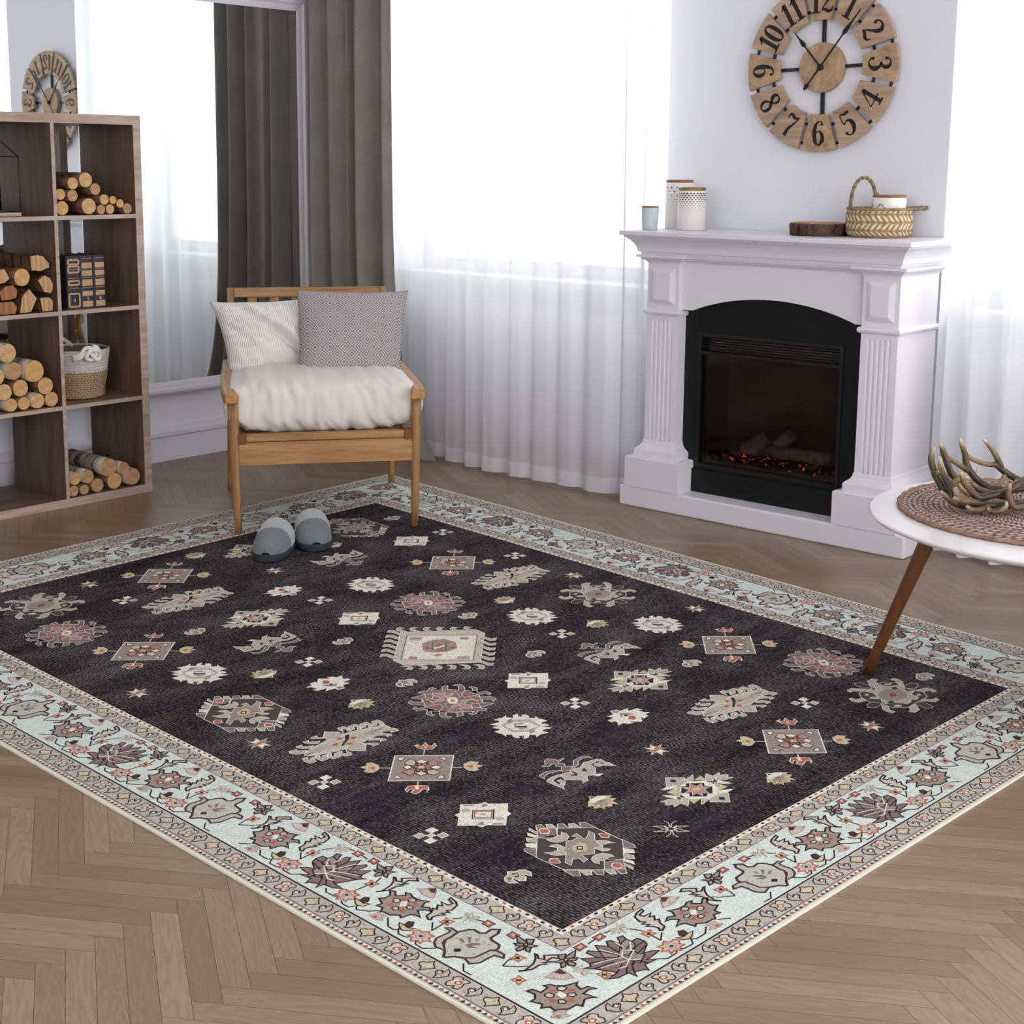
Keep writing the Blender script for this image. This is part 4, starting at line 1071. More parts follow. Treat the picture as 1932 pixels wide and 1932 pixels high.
'spray': '''LK2.1 -7,56 2,43 -4,13 -15,-4 -31,-17 -25,-18 -11,-9 2,-15 -11,-26 0,-38 15,-51 28,-44 9,-31 10,-13 22,-20 15,-9 6,-1 20,-5 10,8 11,30 2,47''',
'spray2': '''LK2.1 -3,47 -20,38 -23,21 -35,7 -25,3 -38,-11 -27,-16 -43,-26 -20,-27 -18,-39 -39,-45 -41,-54 -18,-49 -4,-41 4,-18 -4,-7 8,-7 -3,8 9,7 -2,19 -5,34 2,43''',
'gX': '''LK1.3 -17,21 -22,12 -18,-1 -24,-7 -18,-18 -7,-21 1,-15 4,-20 17,-19 19,-14 13,-5 18,5 18,17 5,21 2,13 -10,22
R0 -8,5 -10,0 1,-11 8,-7 11,1 -1,9
W0 -5,1 1,-5 6,0 1,5''',
'gY': '''YK1.3 -21,1 -17,-6 -9,-9 1,-22 8,-12 13,-10 22,-4 17,2 10,10 2,22 -4,12 -17,8
L0 -11,1 -1,-9 10,-4 5,7 -3,8''',
'gO': '''GK1.3 -5,23 -6,13 -19,3 -20,-4 -11,-10 -2,-5 -5,-22 7,-16 16,-3 10,6 5,15
WK0.8 -17,0 -10,-6 -2,-2 -9,5''',
}
VINES = '''-387,1195 -395,1171 -387,1150
-345,1157 -355,1171 -387,1195
-300,1254 -274,1235
-231,1236 -208,1254 -177,1254 -168,1246 -155,1263
-155,1263 -127,1261 -120,1254
-112,1251 -101,1261 -71,1261 -46,1238
-117,1199 -145,1177
-117,1199 -121,1159
-121,1145 -111,1121 -102,1107
-73,1086 -52,1082
-23,1085 5,1088
47,1244 64,1256 94,1255 103,1246
121,1256 136,1264 159,1264 166,1250
168,1248 183,1259 209,1244 226,1225
264,1232 296,1257 317,1258 323,1249 317,1238
323,1249 339,1262 363,1260 370,1250
384,1202 357,1177
384,1202 379,1153
379,1136 393,1119
421,1102 446,1095
104,1124 113,1148
391,1255 402,1265 427,1266 449,1245
542,1246 565,1266 590,1265
108,1202 111,1159'''
RUG_H = [[0.7121885, 0.0834546, -2.5902784], [0.0222544, 0.8096146, 2.7002577], [0.0315859, -0.0245318, 1.0]]
def rug_pt(u, v, z):
    u /= 1000; v /= 1000; h = RUG_H; w = h[2][0] * u + h[2][1] * v + h[2][2]
    return ((h[0][0] * u + h[0][1] * v + h[0][2]) / w, (h[1][0] * u + h[1][1] * v + h[1][2]) / w, z)
def yarn(name, c, dark=.42, dk=srgb(96, 84, 80), speck=.4):
    """printed chenille : base colour worn by woven flecks, UV = rug units"""
    m, nt, b = newmat(name)
    uv = N(nt, 'UVMap'); sp = N(nt, 'SeparateXYZ'); L(nt, uv.outputs[0], sp.inputs[0])
    mp = N(nt, 'Mapping'); mp.inputs['Scale'].default_value = (130, 330, 1); L(nt, uv.outputs[0], mp.inputs[0])
    n = N(nt, 'TexNoise', Scale=1, Detail=2, Roughness=.6); L(nt, mp.outputs[0], n.inputs['Vector'])
    row = math_(nt, 'MULTIPLY_ADD', math_(nt, 'SINE', math_(nt, 'MULTIPLY', sp.outputs[1], 2 * PI * 190)), .5, .5)
    n2 = N(nt, 'TexNoise', Scale=16, Detail=4, Roughness=.7); L(nt, uv.outputs[0], n2.inputs['Vector'])
    f = math_(nt, 'ADD', math_(nt, 'MULTIPLY', n.outputs[0], .7), math_(nt, 'ADD', math_(nt, 'MULTIPLY', row, .12), math_(nt, 'MULTIPLY', n2.outputs[0], .25)))
    cc = ramp(nt, f, [(.40, tuple(x * (1 - dark) + y * dark * .6 for x, y in zip(c, dk))), (.54, c), (.74, tuple(min(1, x * 1.12) for x in c))])
    sn = N(nt, 'TexNoise', Scale=105, Detail=3, Roughness=.65); L(nt, uv.outputs[0], sn.inputs['Vector'])
    cc = mix(nt, math_(nt, 'MULTIPLY', ramp(nt, sn.outputs[0], [(.54, (0, 0, 0)), (.64, (1, 1, 1))]), speck), cc, srgb(104, 84, 82))
    L(nt, cc, b.inputs['Base Color']); b.inputs['Roughness'].default_value = .95; b.inputs['Specular IOR Level'].default_value = .05
    bump(nt, b, math_(nt, 'ADD', row, n.outputs[0]), .35, .0006)
    return m
def field_mat():
    m, nt, b = newmat('rug_field')
    uv = N(nt, 'UVMap'); sp = N(nt, 'SeparateXYZ'); L(nt, uv.outputs[0], sp.inputs[0])
    def nz(sc, det=3, rough=.6, dist=0):
        mp = N(nt, 'Mapping'); mp.inputs['Scale'].default_value = sc; L(nt, uv.outputs[0], mp.inputs[0])
        n = N(nt, 'TexNoise', Scale=1, Detail=det, Roughness=rough, Distortion=dist); L(nt, mp.outputs[0], n.inputs['Vector']); return n.outputs[0]
    ab = nz((16, 1.6, 1), 5, .65, .4)
    base = ramp(nt, ab, [(.35, srgb(32, 26, 29)), (.55, srgb(45, 38, 42)), (.72, srgb(62, 56, 60))])
    row = math_(nt, 'MULTIPLY_ADD', math_(nt, 'SINE', math_(nt, 'MULTIPLY', sp.outputs[1], 2 * PI * 120)), .5, .5)
    fine = nz((95, 240, 1), 2, .5)
    patch = nz((5, 3, 1), 4, .6)
    f = math_(nt, 'ADD', math_(nt, 'MULTIPLY', fine, .62), math_(nt, 'ADD', math_(nt, 'MULTIPLY', row, .14), math_(nt, 'MULTIPLY', patch, .36)))
    fl = ramp(nt, f, [(.57, (0, 0, 0)), (.72, (1, 1, 1))])
    L(nt, mix(nt, math_(nt, 'MULTIPLY', fl, .46), base, srgb(168, 163, 163)), b.inputs['Base Color'])
    b.inputs['Roughness'].default_value = .97; b.inputs['Specular IOR Level'].default_value = .05
    bump(nt, b, math_(nt, 'ADD', row, fine), .4, .0008); return m
RC = {'V': srgb(78, 72, 70), 'W': srgb(236, 232, 216), 'G': srgb(190, 181, 167), 'M': srgb(138, 115, 115), 'T': srgb(162, 147, 137), 'L': srgb(206, 196, 180),
      'R': srgb(190, 104, 86), 'P': srgb(190, 142, 142), 'Q': srgb(146, 112, 112), 'Y': srgb(212, 192, 150), 'K': srgb(54, 44, 44), 'N': srgb(78, 56, 54),
      'A': srgb(216, 226, 220), 'C': srgb(196, 196, 182), 'B': srgb(178, 166, 138), 'I': srgb(226, 222, 204), 'g': srgb(192, 184, 176)}
RKEYS = sorted(RC)
RUGM = [field_mat()] + [yarn('yarn_' + str(i), RC[k], speck={'A': .2, 'I': .05, 'K': .1, 'N': .1, 'V': .3}.get(k, .42)) for i, k in enumerate(RKEYS)]
RIDX = {k: i + 1 for i, k in enumerate(RKEYS)}
class Rug(MB):
    def poly(s, pts, z, k):
        P = [rug_pt(u, v, z) for u, v in pts]
        ar = sum(P[i][0] * P[(i + 1) % len(P)][1] - P[(i + 1) % len(P)][0] * P[i][1] for i in range(len(P)))
        if ar < 0: P.reverse(); pts = list(reversed(pts))
        s.add(P, [tuple(range(len(P)))], 0 if k == 'F' else RIDX[k], [(u / 1000, v / 1000) for u, v in pts])
    def line(s, pts, w, z, k, closed=False):
        n = len(pts); A = []; B = []
        for i in range(n):
            p = pts[i]; a = pts[i - 1] if (closed or i) else p; b = pts[(i + 1) % n] if (closed or i < n - 1) else p
            def un(q, r):
                d = math.hypot(r[0] - q[0], r[1] - q[1]); return ((r[0] - q[0]) / d, (r[1] - q[1]) / d) if d > 1e-6 else None
            d1 = un(a, p); d2 = un(p, b); d1 = d1 or d2 or (1, 0); d2 = d2 or d1
            nx, ny = -(d1[1] + d2[1]), d1[0] + d2[0]; l = math.hypot(nx, ny)
            if l < .3: nx, ny = -d1[1], d1[0]; l = 1
            nx /= l; ny /= l; c = max(.55, nx * -d1[1] + ny * d1[0]); h = w / 2 / c
            A.append((p[0] + nx * h, p[1] + ny * h)); B.append((p[0] - nx * h, p[1] - ny * h))
        for i in range(n if closed else n - 1):
            j = (i + 1) % n; s.poly([A[i], A[j], B[j], B[i]], z, k)
rug = Rug()
Z0 = .0052; DZ = .00004
PARSED = {}
for k, t in RUG_MOTIFS.items():
    it = []
    for ln in t.split('\n'):
        h, *p = ln.split(); it.append((h[0], h[1], float(h[2:]) if h[1] != '0' else 0, [tuple(float(a) for a in q.split(',')) for q in p]))
    PARSED[k] = it
def motif(k, f, z=Z0 + .0005, wmul=2.5):
    for i, (fl, lc, w, pts) in enumerate(PARSED[k]):
        q = [f(x, y) for x, y in pts]; zz = z + i * DZ * 1.2
        if fl != '-':
            rug.poly(q, zz, fl)
            if lc != '0': rug.line(q, w * wmul, zz + DZ * .6, lc, True)
        else: rug.line(q, w * wmul, zz + DZ * .6, lc, len(q) > 3 and k not in ('lotus', 'S'))
def rect(u, v, z, k): rug.poly([(-u, -v), (u, -v), (u, v), (-u, v)], z, k)
# slab (ivory binding on the edge) and printed layers
top = [rug_pt(u, v, Z0) for u, v in ((-1960, -1360), (1960, -1360), (1960, 1360), (-1960, 1360))]
bot = [(p[0], p[1], .0004) for p in top]
rug.add(top + bot, [(0, 1, 2, 3), (7, 6, 5, 4), (0, 4, 5, 1), (1, 5, 6, 2), (2, 6, 7, 3), (3, 7, 4, 0)], RIDX['I'], [(0, 0)] * 8)
rect(1949, 1349, Z0 + DZ * 1, 'g'); rect(1936, 1336, Z0 + DZ * 2, 'Q'); rect(1932, 1332, Z0 + DZ * 3, 'g')
rect(1878, 1278, Z0 + DZ * 4, 'K'); rect(1873, 1273, Z0 + DZ * 5, 'A')
rect(1666, 1066, Z0 + DZ * 6, 'Q'); rect(1663, 1063, Z0 + DZ * 7, 'g'); rect(1616, 1016, Z0 + DZ * 8, 'W'); rect(1600, 1000, Z0 + DZ * 9, 'F')
ZM_ = Z0 + .0005
def fr(side):
    return {'LF': lambda s, t: (s, -t), 'RF': lambda s, t: (600 + t, -s), 'BR': lambda s, t: (-s, t), 'LB': lambda s, t: (-600 - t, s)}[side]
def put(k, side, s, t, mir=1, rot=0, z=ZM_):
    g = fr(side); c, sn = math.cos(rot), math.sin(rot)
    motif(k, lambda x, y: g(s + mir * (x * c - y * sn), t + x * sn + y * c), z)
VL = [[tuple(float(a) for a in q.split(',')) for q in ln.split()] for ln in VINES.split('\n')]
UNIT = [('redfour', 535, 1092), ('starflower', 587, 1102), ('redflower', 613, 1150), ('spray', 660, 1130), ('med', 739, 1173), ('pinkbud', 743, 1098), ('spray2', 851, 1126),
        ('redflower', 879, 1159), ('creamflower', 907, 1095), ('redfour', 965, 1086), ('redfour', 1025, 1084), ('lotus', 997, 1180), ('starflower', 1085, 1100), ('redflower', 1111, 1159),
        ('spray', 1155, 1119), ('rosette', 1110, 1231), ('bud', 827, 1216), ('rosette', 884, 1232), ('bud', 1162, 1219), ('med', 1243, 1170), ('pinkbud', 1246, 1098), ('spray2', 1344, 1129),
        ('bud', 1326, 1220), ('creamflower', 1400, 1104), ('redflower', 1379, 1153), ('redfour', 1456, 1095), ('rosette', 1384, 1234), ('botbud', 753, 1252), ('botbud', 1246, 1250), ('teapot', 1494, 1186)]
for side, lim in (('LF', 1600), ('BR', 1600), ('RF', 1000), ('LB', 1000)):
    g = fr(side); flip = RIDX
    for base in (-3000, -2000, -1000, 0, 1000):
        for k, s, t in UNIT:
            S = s + base; a, b = (-lim + 60, lim + 90)
            if k in ('teapot', 'lotus'): a, b = -lim - 110, lim + 10
            if k == 'med': b = lim - 60
            if a <= S <= b: put(k, side, S, t)
        for ln in VL:
            q = [(x + 1000 + base, y) for x, y in ln]
            if all(-lim + 20 < x < lim + 70 for x, y in q): rug.line([g(x, y) for x, y in q], 4, ZM_, 'K')
    # guard stripes
    def guard(s_end, per, t, lo):
        s = s_end; i = 0
        while s > lo:
            put(('gX', 'gO', 'gY', 'gO')[i % 4], side, s, t); s -= per / 4; i += 1
    guard(lim - 67, 219, 1039, -lim - 30); guard(lim - 8, 207, 1305, -lim - 300)
    put('gO', side, lim - 12, 1039); put('gX', side, lim + 212, 1305); put('gO', side, lim + 46, 1305); put('gY', side, lim + 98, 1305); put('gO', side, lim + 150, 1305)
    if side in ('LF', 'BR'): put('gY', side, lim + 38, 1039); put('gY', side, -lim - 38, 1039)
    # inner dashes, outer triangles, stitches
    s = -lim - 8; i = 0
    while s < lim + 8:
        c = 'RWKW'[i % 4]
        if c != 'W': rug.poly([g(s, 1004), g(s + 10, 1003), g(s + 13, 1010), g(s + 3, 1012)], ZM_, c)
        s += 13; i += 1
    s = -lim - 330; i = 0
    while s < lim + 340:
        c = 'RWKWVW'[i % 6]; d = 8.6
        if i % 2: rug.poly([g(s - 4, 1338), g(s + d + 3, 1338), g(s + d, 1348)], ZM_, c)
        else: rug.poly([g(s - 2, 1348.5), g(s + d + 2, 1348.5), g(s + d - 1, 1338)], ZM_, c)
        s += d; i += 1
    s = -lim - 345
    while s < lim + 348: rug.poly([g(s, 1350.6), g(s + 2.2, 1350.6), g(s + 2.2, 1352.2), g(s, 1352.2)], ZM_, 'K'); s += 6
for su, sv in ((1, -1), (-1, 1), (1, 1), (-1, -1)):   # corner medallions on the diagonals
    A = math.atan2(sv, su) + PI / 2; c, sn = math.cos(A), math.sin(A); cu, cv = su * 1790, sv * 1190
    motif('med', lambda x, y: (cu + (x * c + y * sn) * 1.0, cv + (x * sn - y * c) * 1.0))
    motif('pinkbud', lambda x, y: (cu - su * 52 + (x * c + y * sn), cv - sv * 52 + (x * sn - y * c)))
    motif('botbud', lambda x, y: (cu + su * 55 + (x * c + y * sn), cv + sv * 55 + (x * sn - y * c)))
    motif('redflower', lambda x, y: (cu - su * 110 + x, cv + sv * 20 + y)); motif('redflower', lambda x, y: (cu + su * 12 + x, cv - sv * 120 + y))
    motif('creamflower', lambda x, y: (cu - su * 40 + x, cv - sv * 100 + y))
# field motifs : centre (u, v), optional half turn
FIELD = {
 'A': [(-1033, 732), (-431, 0), (431, 0), (1033, -732)],
 'B': [(-1346, -200), (-690, -687), (-690, 655), (690, 690), (690, -655), (1346, 200)],
 'C': [(-700, 265), (-6, 434), (378, 678), (-380, -672), (681, -265)],
 'D': [(-1029, -772), (-383, 274), (383, -274), (1030, 776)],
 'E': [(-1360, -688), (-5, 769), (1360, 698)],
 'F': [(-1033, -300), (-388, 687), (388, -687), (1033, 302)],
 'G': [(-1354, 694), (-1, -764), (1354, -694)],
 'H': [(0, 0)],
 'I': [(-1053, 386, 1), (-458, -361, 1), (445, 363), (1029, -375)],
 'J': [(-1383, 216), (-692, -246), (692, 248), (1350, -236)],
 'K': [(-876, 4, 1), (-11, -441, 1), (866, 4)],
 'L': [(-1458, -448), (-1105, 119), (-231, 870), (366, 897), (-374, -894), (221, -862), (1091, -117), (1449, 450)],
 'S': [(1452, -458), (-1452, 458)],
 'N': [(-1494, 22, 1), (-232, -534, 1), (202, -480), (-212, 489, 1), (222, 535), (1474, -26), (1214, -467), (-1225, 479, 1)],
 'O': [(-730, -465, 1), (-287, -179, 1), (165, -276), (-176, 283, 1), (275, 182), (714, 473), (1344, -898), (-1356, 895, 1), (1347, 903)]}
for k, lst in FIELD.items():
    for e in lst:
        s = -1 if len(e) > 2 else 1
        motif(k, lambda x, y: (e[0] + s * x, e[1] + s * y))
for u, v in [(-1198, -454), (-691, 27), (-579, 887), (-1038, 905), (-212, -374), (200, 380), (673, -29), (1194, 458), (568, -892), (1024, -900)]:
    for a, b, c in ((0, 0, 'L'), (21, 21, 'G'), (-21, -21, 'G'), (21, -20, 'W'), (-21, 20, 'W')):
        r = 8 if a == 0 else 11; q = [(u + a + r, v + b + r), (u + a - r, v + b + r), (u + a - r, v + b - r), (u + a + r, v + b - r)]
        rug.poly(q, ZM_, c); rug.line(q, 3, ZM_ + DZ, 'W', True)
o = rug.build('area_rug', RUGM, recalc=False)
tag(o, 'large charcoal area rug with scattered tribal motifs and a pale aqua floral border', 'rug')
# ------------------------------------------------------------------ armchair (local x across, y to the back)
CHO = (-3.9499, 3.0890); CHA = math.radians(52.92); ZR = .0078
ch = thing('armchair', 'light oak slatted armchair with a thick cream seat cushion on the rug corner', 'armchair', (CHO[0], CHO[1], 0), CHA)
def leg(x0, y0, x1, y1, z0, z1, r0, r1):
    m = MB(); n = 8
    m.tube([(x0 + (x1 - x0) * i / n, y0 + (y1 - y0) * i / n, z0 + (z1 - z0) * i / n) for i in range(n + 1)], [r0 + (r1 - r0) * (i / n) ** .8 for i in range(n + 1)], 20)
    return m.build('leg', M_oakZ, ch)
leg(.004, .004, -.006, .012, ZR, .480, .0125, .019)
leg(.632, .004, .640, .012, ZR, .480, .0125, .019)
leg(-.010, .735, .004, .640, .0004, .50, .0125, .017)
leg(.640, .735, .622, .640, ZR, .50, .0125, .017)
W_ = .633
def armrest(x):
    m = MB(); rs = []
    path = [(-.035, .497), (0, .497), (.10, .499), (.25, .503), (.42, .510), (.58, .518), (.66, .522)]
    for i, (y, z) in enumerate(path):
        w = .0235 + .003 * math.sin(i / 6 * PI); x_ = x + (.010 if x > .3 else -.010) * math.sin(min(1, i / 5) * PI) ; h = .019
        rs.append([(x_ - w, y, z - h), (x_ + w, y, z - h), (x_ + w, y, z + h * .55), (x_ + w * .7, y, z + h), (x_ - w * .7, y, z + h), (x_ - w, y, z + h * .55)])
    m.rings(rs, 0, smooth=False); m.build('armrest', M_oakY, ch, bevel=.004)
armrest(-.008); armrest(.640)
m = MB(); m.box(.012, W_ - .010, -.002, .018, .252, .334); m.build('apron', M_oakX, ch, bevel=.002)
m = MB(); m.box(.008, W_ - .006, .000, .036, .335, .362); m.build('seat_rail', M_oakX, ch, bevel=.004)
for x in (.010, W_ - .008): m = MB(); m.box(x - .006, x + .030, -.004, .030, .328, .366) if x < .3 else m.box(x - .030, x + .006, -.004, .030, .328, .366); m.build('rail_end', M_oakdark, ch, bevel=.003)
for x in (.018, W_ - .018): m = MB(); m.box(x - .010, x + .010, .03, .66, .300, .350); m.build('side_rail', M_oakY, ch, bevel=.003)
m = MB(); m.box(.012, W_ - .012, .630, .650, .300, .350); m.build('seat_rail', M_oakX, ch, bevel=.003)
m = MB()
for k in range(6): m.box(.028, W_ - .028, .06 + k * .1, .11 + k * .1, .338, .348)
m.build('seat_slats', M_oakX, ch)
# reclined back : frame and slats, local t along the back
def bp(x, t, d=0):  # t height along back 0..1 -> y,z
    y = .600 + .115 * t; z = .34 + .475 * t; return (x, y + d, z)
def bar(name, x0, x1, t0, t1, d0, d1, mat):
    m = MB(); vs = [bp(x, t, d) for t in (t0, t1) for d in (d0, d1) for x in (x0, x1)]
    m.add(vs, [(0, 2, 3, 1), (4, 5, 7, 6), (0, 1, 5, 4), (2, 6, 7, 3), (0, 4, 6, 2), (1, 3, 7, 5)]); m.build(name, mat, ch, bevel=.003)
bar('back_post', -.006, .020, 0, 1, -.008, .018, M_oakZ); bar('back_post', .592, .618, 0, 1, -.008, .018, M_oakZ)
bar('top_rail', .020, .592, .925, 1, -.010, .018, M_oakX); bar('lower_rail', .020, .592, .22, .29, -.006, .014, M_oakX)
for k in range(6): x = .072 + k * .086; bar('back_slat', x, x + .036, .29, .925, -.002, .010, M_oakZ)

# thick seat cushion, part of the chair
def seat_cushion():
    m = MB(); nx, nz = 72, 40; rs = []
    x0, x1, y0, y1, zb, zt = -.008, .640, .012, .600, .352, .545
    rnd = random.Random(4)
    # profile around (y, z) superellipse, swept in x with bulging ends
    for i in range(nx + 1):
        s = -1 + 2 * i / nx; e = (1 - abs(s) ** 5) ** .42 if abs(s) < 1 else 0
        e = max(e, .02); x = (x0 + x1) / 2 + (x1 - x0) / 2 * s * 1.03
        ring = []
        for j in range(nz):
            a = 2 * PI * j / nz; cy = math.cos(a); cz = math.sin(a)
            py = abs(cy) ** .42 * (1 if cy > 0 else -1); pz = abs(cz) ** .5 * (1 if cz > 0 else -1)
            cr = (.5 + .5 * math.tanh(3 * (abs(s) - .2)))
            wr = 0
            f = noise.noise(Vector((s * 9.0, cy * 1.5 + 3, cz * 1.2)))
            wr += .008 * f
            f2 = noise.noise(Vector((s * 11 + cz * 2.2, 7.1, cz * 1.6 + cy)))
            wr += .0080 * (1 - abs(f2) * 3) * (1 if cy < .3 else .2) * (1 - max(0, pz) ** 3)
            wr += .006 * math.sin((s * 20 + cz * 4.0) + 3 * f) * max(0, abs(s) - .55) * 1.5
            h = (zt - zb) / 2 * (1 + .06 * (1 - s * s)); zc = (zt + zb) / 2 + .004
            y = (y0 + y1) / 2 + (y1 - y0) / 2 * py * (.86 + .14 * e) + wr * py
            z = zc + h * pz * (.55 + .45 * e) + wr * pz
            if z < zb - .002: z = zb - .002
            ring.append((x + .030 * (1 - pz * pz) * s * abs(s) ** 6, y, z))
        rs.append(ring)
    m.rings(rs, 0, True, True); return m.build('seat_cushion', M_satin, ch, sub=1)
seat_cushion()

# ------------------------------------------------------------------ throw pillows (quad of chair-local corners + puffed thickness)
CM = Matrix.Translation((CHO[0], CHO[1], 0)) @ Matrix.Rotation(CHA, 4, 'Z')
def pillow(name, label, corners, thick, mat, seed, pinch=.06, wr=.006, fold=None):
    c = [CM @ Vector(p) for p in corners]        # TL TR BR BL
    cen = sum(c, Vector()) / 4; nrm = ((c[1] - c[0]).cross(c[3] - c[0])).normalized()
    if nrm.dot(Vector((0, 0, 0)) - cen) < 0: nrm = -nrm
    n = 56; m = MB(); F = []; B = []; uv = []
    for i in range(n + 1):
        v = i / n
        for j in range(n + 1):
            u = j / n; U = 2 * u - 1; V = 2 * v - 1
            # edges bow in, corners stay out
            uu = .5 + .5 * U * (1 - pinch * (1 - V * V)); vv = .5 + .5 * V * (1 - pinch * (1 - U * U))
            p = (c[0] * (1 - uu) + c[1] * uu) * (1 - vv) + (c[3] * (1 - uu) + c[2] * uu) * vv
            t = ((1 - U ** 4) * (1 - V ** 4)) ** .55 if abs(U) < 1 and abs(V) < 1 else 0
            t *= (.72 + .28 * (1 - U * U) * (1 - V * V))
            w = wr * noise.noise(Vector((U * 2.3 + seed, V * 2.3, 0))) + wr * .6 * noise.noise(Vector((U * 6 + seed, V * 6, 4))) + wr * .9 * (1 - abs(noise.noise(Vector((U * 4 - V * 2 + seed, (U + V) * 1.3, 9)))) * 4) * max(abs(U), abs(V)) ** 3 * .6
            if fold:
                d = (U - fold[0]) * fold[2] + (V - fold[1]) * fold[3]; w -= fold[4] * math.exp(-(d / .09) ** 2) * (1 - U * U) * (.4 + .6 * (V > -.2)); w += fold[4] * .7 * math.exp(-((d - .17) / .12) ** 2) * (1 - U * U)
            F.append(p + nrm * (thick / 2 * t + w * min(1, t * 1.5))); B.append(p - nrm * (thick / 2 * t * .8)); uv.append((u, v))
    k = n + 1
    f1 = [(i * k + j, i * k + j + 1, (i + 1) * k + j + 1, (i + 1) * k + j) for i in range(n) for j in range(n)]
    inv = cen.copy()
    m.add([p - inv for p in F], f1, 0, uv, True); m.add([p - inv for p in B], [tuple(reversed(f)) for f in f1], 0, uv, True)
    o = m.build(name, mat, loc=inv, recalc=False)
    bm = bmesh.new(); bm.from_mesh(o.data); bmesh.ops.remove_doubles(bm, verts=bm.verts, dist=.0004); bmesh.ops.recalc_face_normals(bm, faces=bm.faces); bm.to_mesh(o.data); bm.free()
    return tag(o, label, 'pillow', 'throw pillows on the armchair')
pillow('throw_pillow', 'white ribbed throw pillow slumped in the left side of the armchair', [(-.075, .545, .778), (.40, .590, .795), (.40, .500, .500), (-.010, .455, .480)], .19, M_ribbed, 3.1, .085, .011, (0.05, .1, .80, -.60, .030))
pillow('throw_pillow', 'grey throw pillow with a concentric diamond weave at the right side of the armchair', [(.250, .475, .824), (.676, .475, .818), (.628, .340, .482), (.240, .340, .492)], .14, M_diamond, 8.4, .05, .006)

# ------------------------------------------------------------------ slippers
def slipper(label, x, y, ang, zr=ZR):
    t = thing('slipper', label, 'slipper', (x, y, zr), ang, 'pair of house slippers'); t.scale = (1.12, 1.30, 1.12)
    Ls = .268
    def wid(s): # half width along the foot, s 0 heel .. 1 toe
        return .049 * max(.0001, 1 - abs(2 * s - 1) ** 2.8) ** .46 * (.82 + .20 * s)
    def outline(k, n=30):
        pts = []
        for i in range(n + 1): s = .004 + .992 * (1 - math.cos(PI * i / n)) / 2; pts.append(((s - 1) * Ls, wid(s) * k))
        return pts + [(a, -b) for a, b in reversed(pts)]
    m = MB(); ol = outline(1.0); ol2 = outline(1.07)
    m.rings([[(a, b, .0) for a, b in ol], [(a, b * 1.03, .004) for a, b in ol2], [(a, b * 1.03, .018) for a, b in ol2], [(a, b, .022) for a, b in ol]], 0); m.build('sole', M_sole, t)
    m = MB(); m.rings([[(a * .88 - .022, b * .86, .020) for a, b in ol], [(a * .88 - .022, b * .84, .027) for a, b in ol]], 0); m.build('insole', M_fleece, t)
    def dome(s0, s1, hf, kf, mat, name, thickin, open_front=False, rib=0):
        m2 = MB(); rs = []; n = 26
        for i in range(n + 1):
            s = s0 + (s1 - s0) * i / n; w = wid(min(s, .995)) * kf; h = hf(s); ring = []
            for j in range(25):
                a = PI * j / 24; r_ = rib * (math.sin(a * 26) * .5 + math.sin(s * 70 + 2 * math.cos(a * 9)) * .5) * math.sin(a)
                ring.append(((s - 1) * Ls, w * math.cos(a) * (1 + .06 * math.sin(a)), .018 + (h + r_) * math.sin(a) ** .8))
            rs.append(ring)
        inner = [[(p[0], p[1] * (1 - thickin), .018 + (p[2] - .018) * (1 - thickin)) for p in r] for r in rs]
        m2.rings(rs, 0, close=False); m2.rings(list(reversed(inner)), 0, close=False)
        m2.rings([rs[0], inner[0]], 0, close=False); m2.rings([inner[-1], rs[-1]], 0, close=False)
        o_ = m2.build(name, mat, t); return o_
    dome(.47, .992, lambda s: .062 * max(.0, 1 - ((s - .47) / .535) ** 2.3) ** .55, 1.02, M_knit, 'knit_upper', .06, rib=.0026)
    dome(.24, .60, lambda s: .050 + .030 * math.sin(min(1, (s - .24) / .20) * PI * .5) - .10 * max(0, s - .44), 1.05, M_fleece, 'fleece_cuff', .16)
    return t
slipper('left grey knitted slipper with a pale fleece cuff on the rug before the armchair', -3.588, 2.918, math.radians(-52))
slipper('right grey knitted slipper with a pale fleece cuff on the rug before the armchair', -3.566, 3.120, math.radians(-36))
# ------------------------------------------------------------------ cube shelf (front faces +x)
M_shelfE_lit = M_shelfY  # front edges get the paler tone: light falling on them, painted into the colour
XF, XB, Y1 = -4.757, -5.127, 3.300; PITCH = .3560
sh = thing('shelf_unit', 'brown wood open cube shelf standing in front of the wall mirror', 'shelf', (XF, Y1, 0))
def sbox(name, y0, y1, z0, z1, mat, x0=XB, x1=XF, bevel=.0012):
    if name == 'divider': x1 = XF - .0012
    if name == 'shelf_board': x1 = XF - .0006
    m = MB(); m.box(x0 - XF, x1 - XF, y0 - Y1, y1 - Y1, z0, z1); m.m[5] = 1; return m.build(name, [mat, M_shelfE_lit], sh, bevel=0, recalc=False)
YL = Y1 - 1.475
sbox('top_board', YL, Y1, 1.440, 1.475, M_shelfD_shade); sbox('bottom_board', YL, Y1, 0.0005, .033, M_shelfD_shade)
def holes(o, zs):
    for z in zs:
        m = MB(); m.lathe([(.0022, 0), (.0022, .0006)], (0, 0, 0), 10)
        m.v = [(.0002 + p[2], -.018 + p[0], z + p[1]) for p in m.v]
        m.build('screw_cap', M_screw, o)
r_ = sbox('side_panel', Y1 - .0345, Y1 - .001, .033, 1.440, M_shelfZ_shade); holes(r_, (1.398, 1.412, .742, .756, .062, .076))
sbox('side_panel', YL + .001, YL + .0345, .033, 1.440, M_shelfZ_shade)
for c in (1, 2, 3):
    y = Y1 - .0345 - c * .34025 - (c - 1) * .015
    o = sbox('divider', y - .0150, y, .033, 1.440, M_shelfZ_shade)
for zz in (.376, .734, 1.087): sbox('shelf_board', YL + .0345, Y1 - .0345, zz, zz + .0155, M_shelfD_shade)

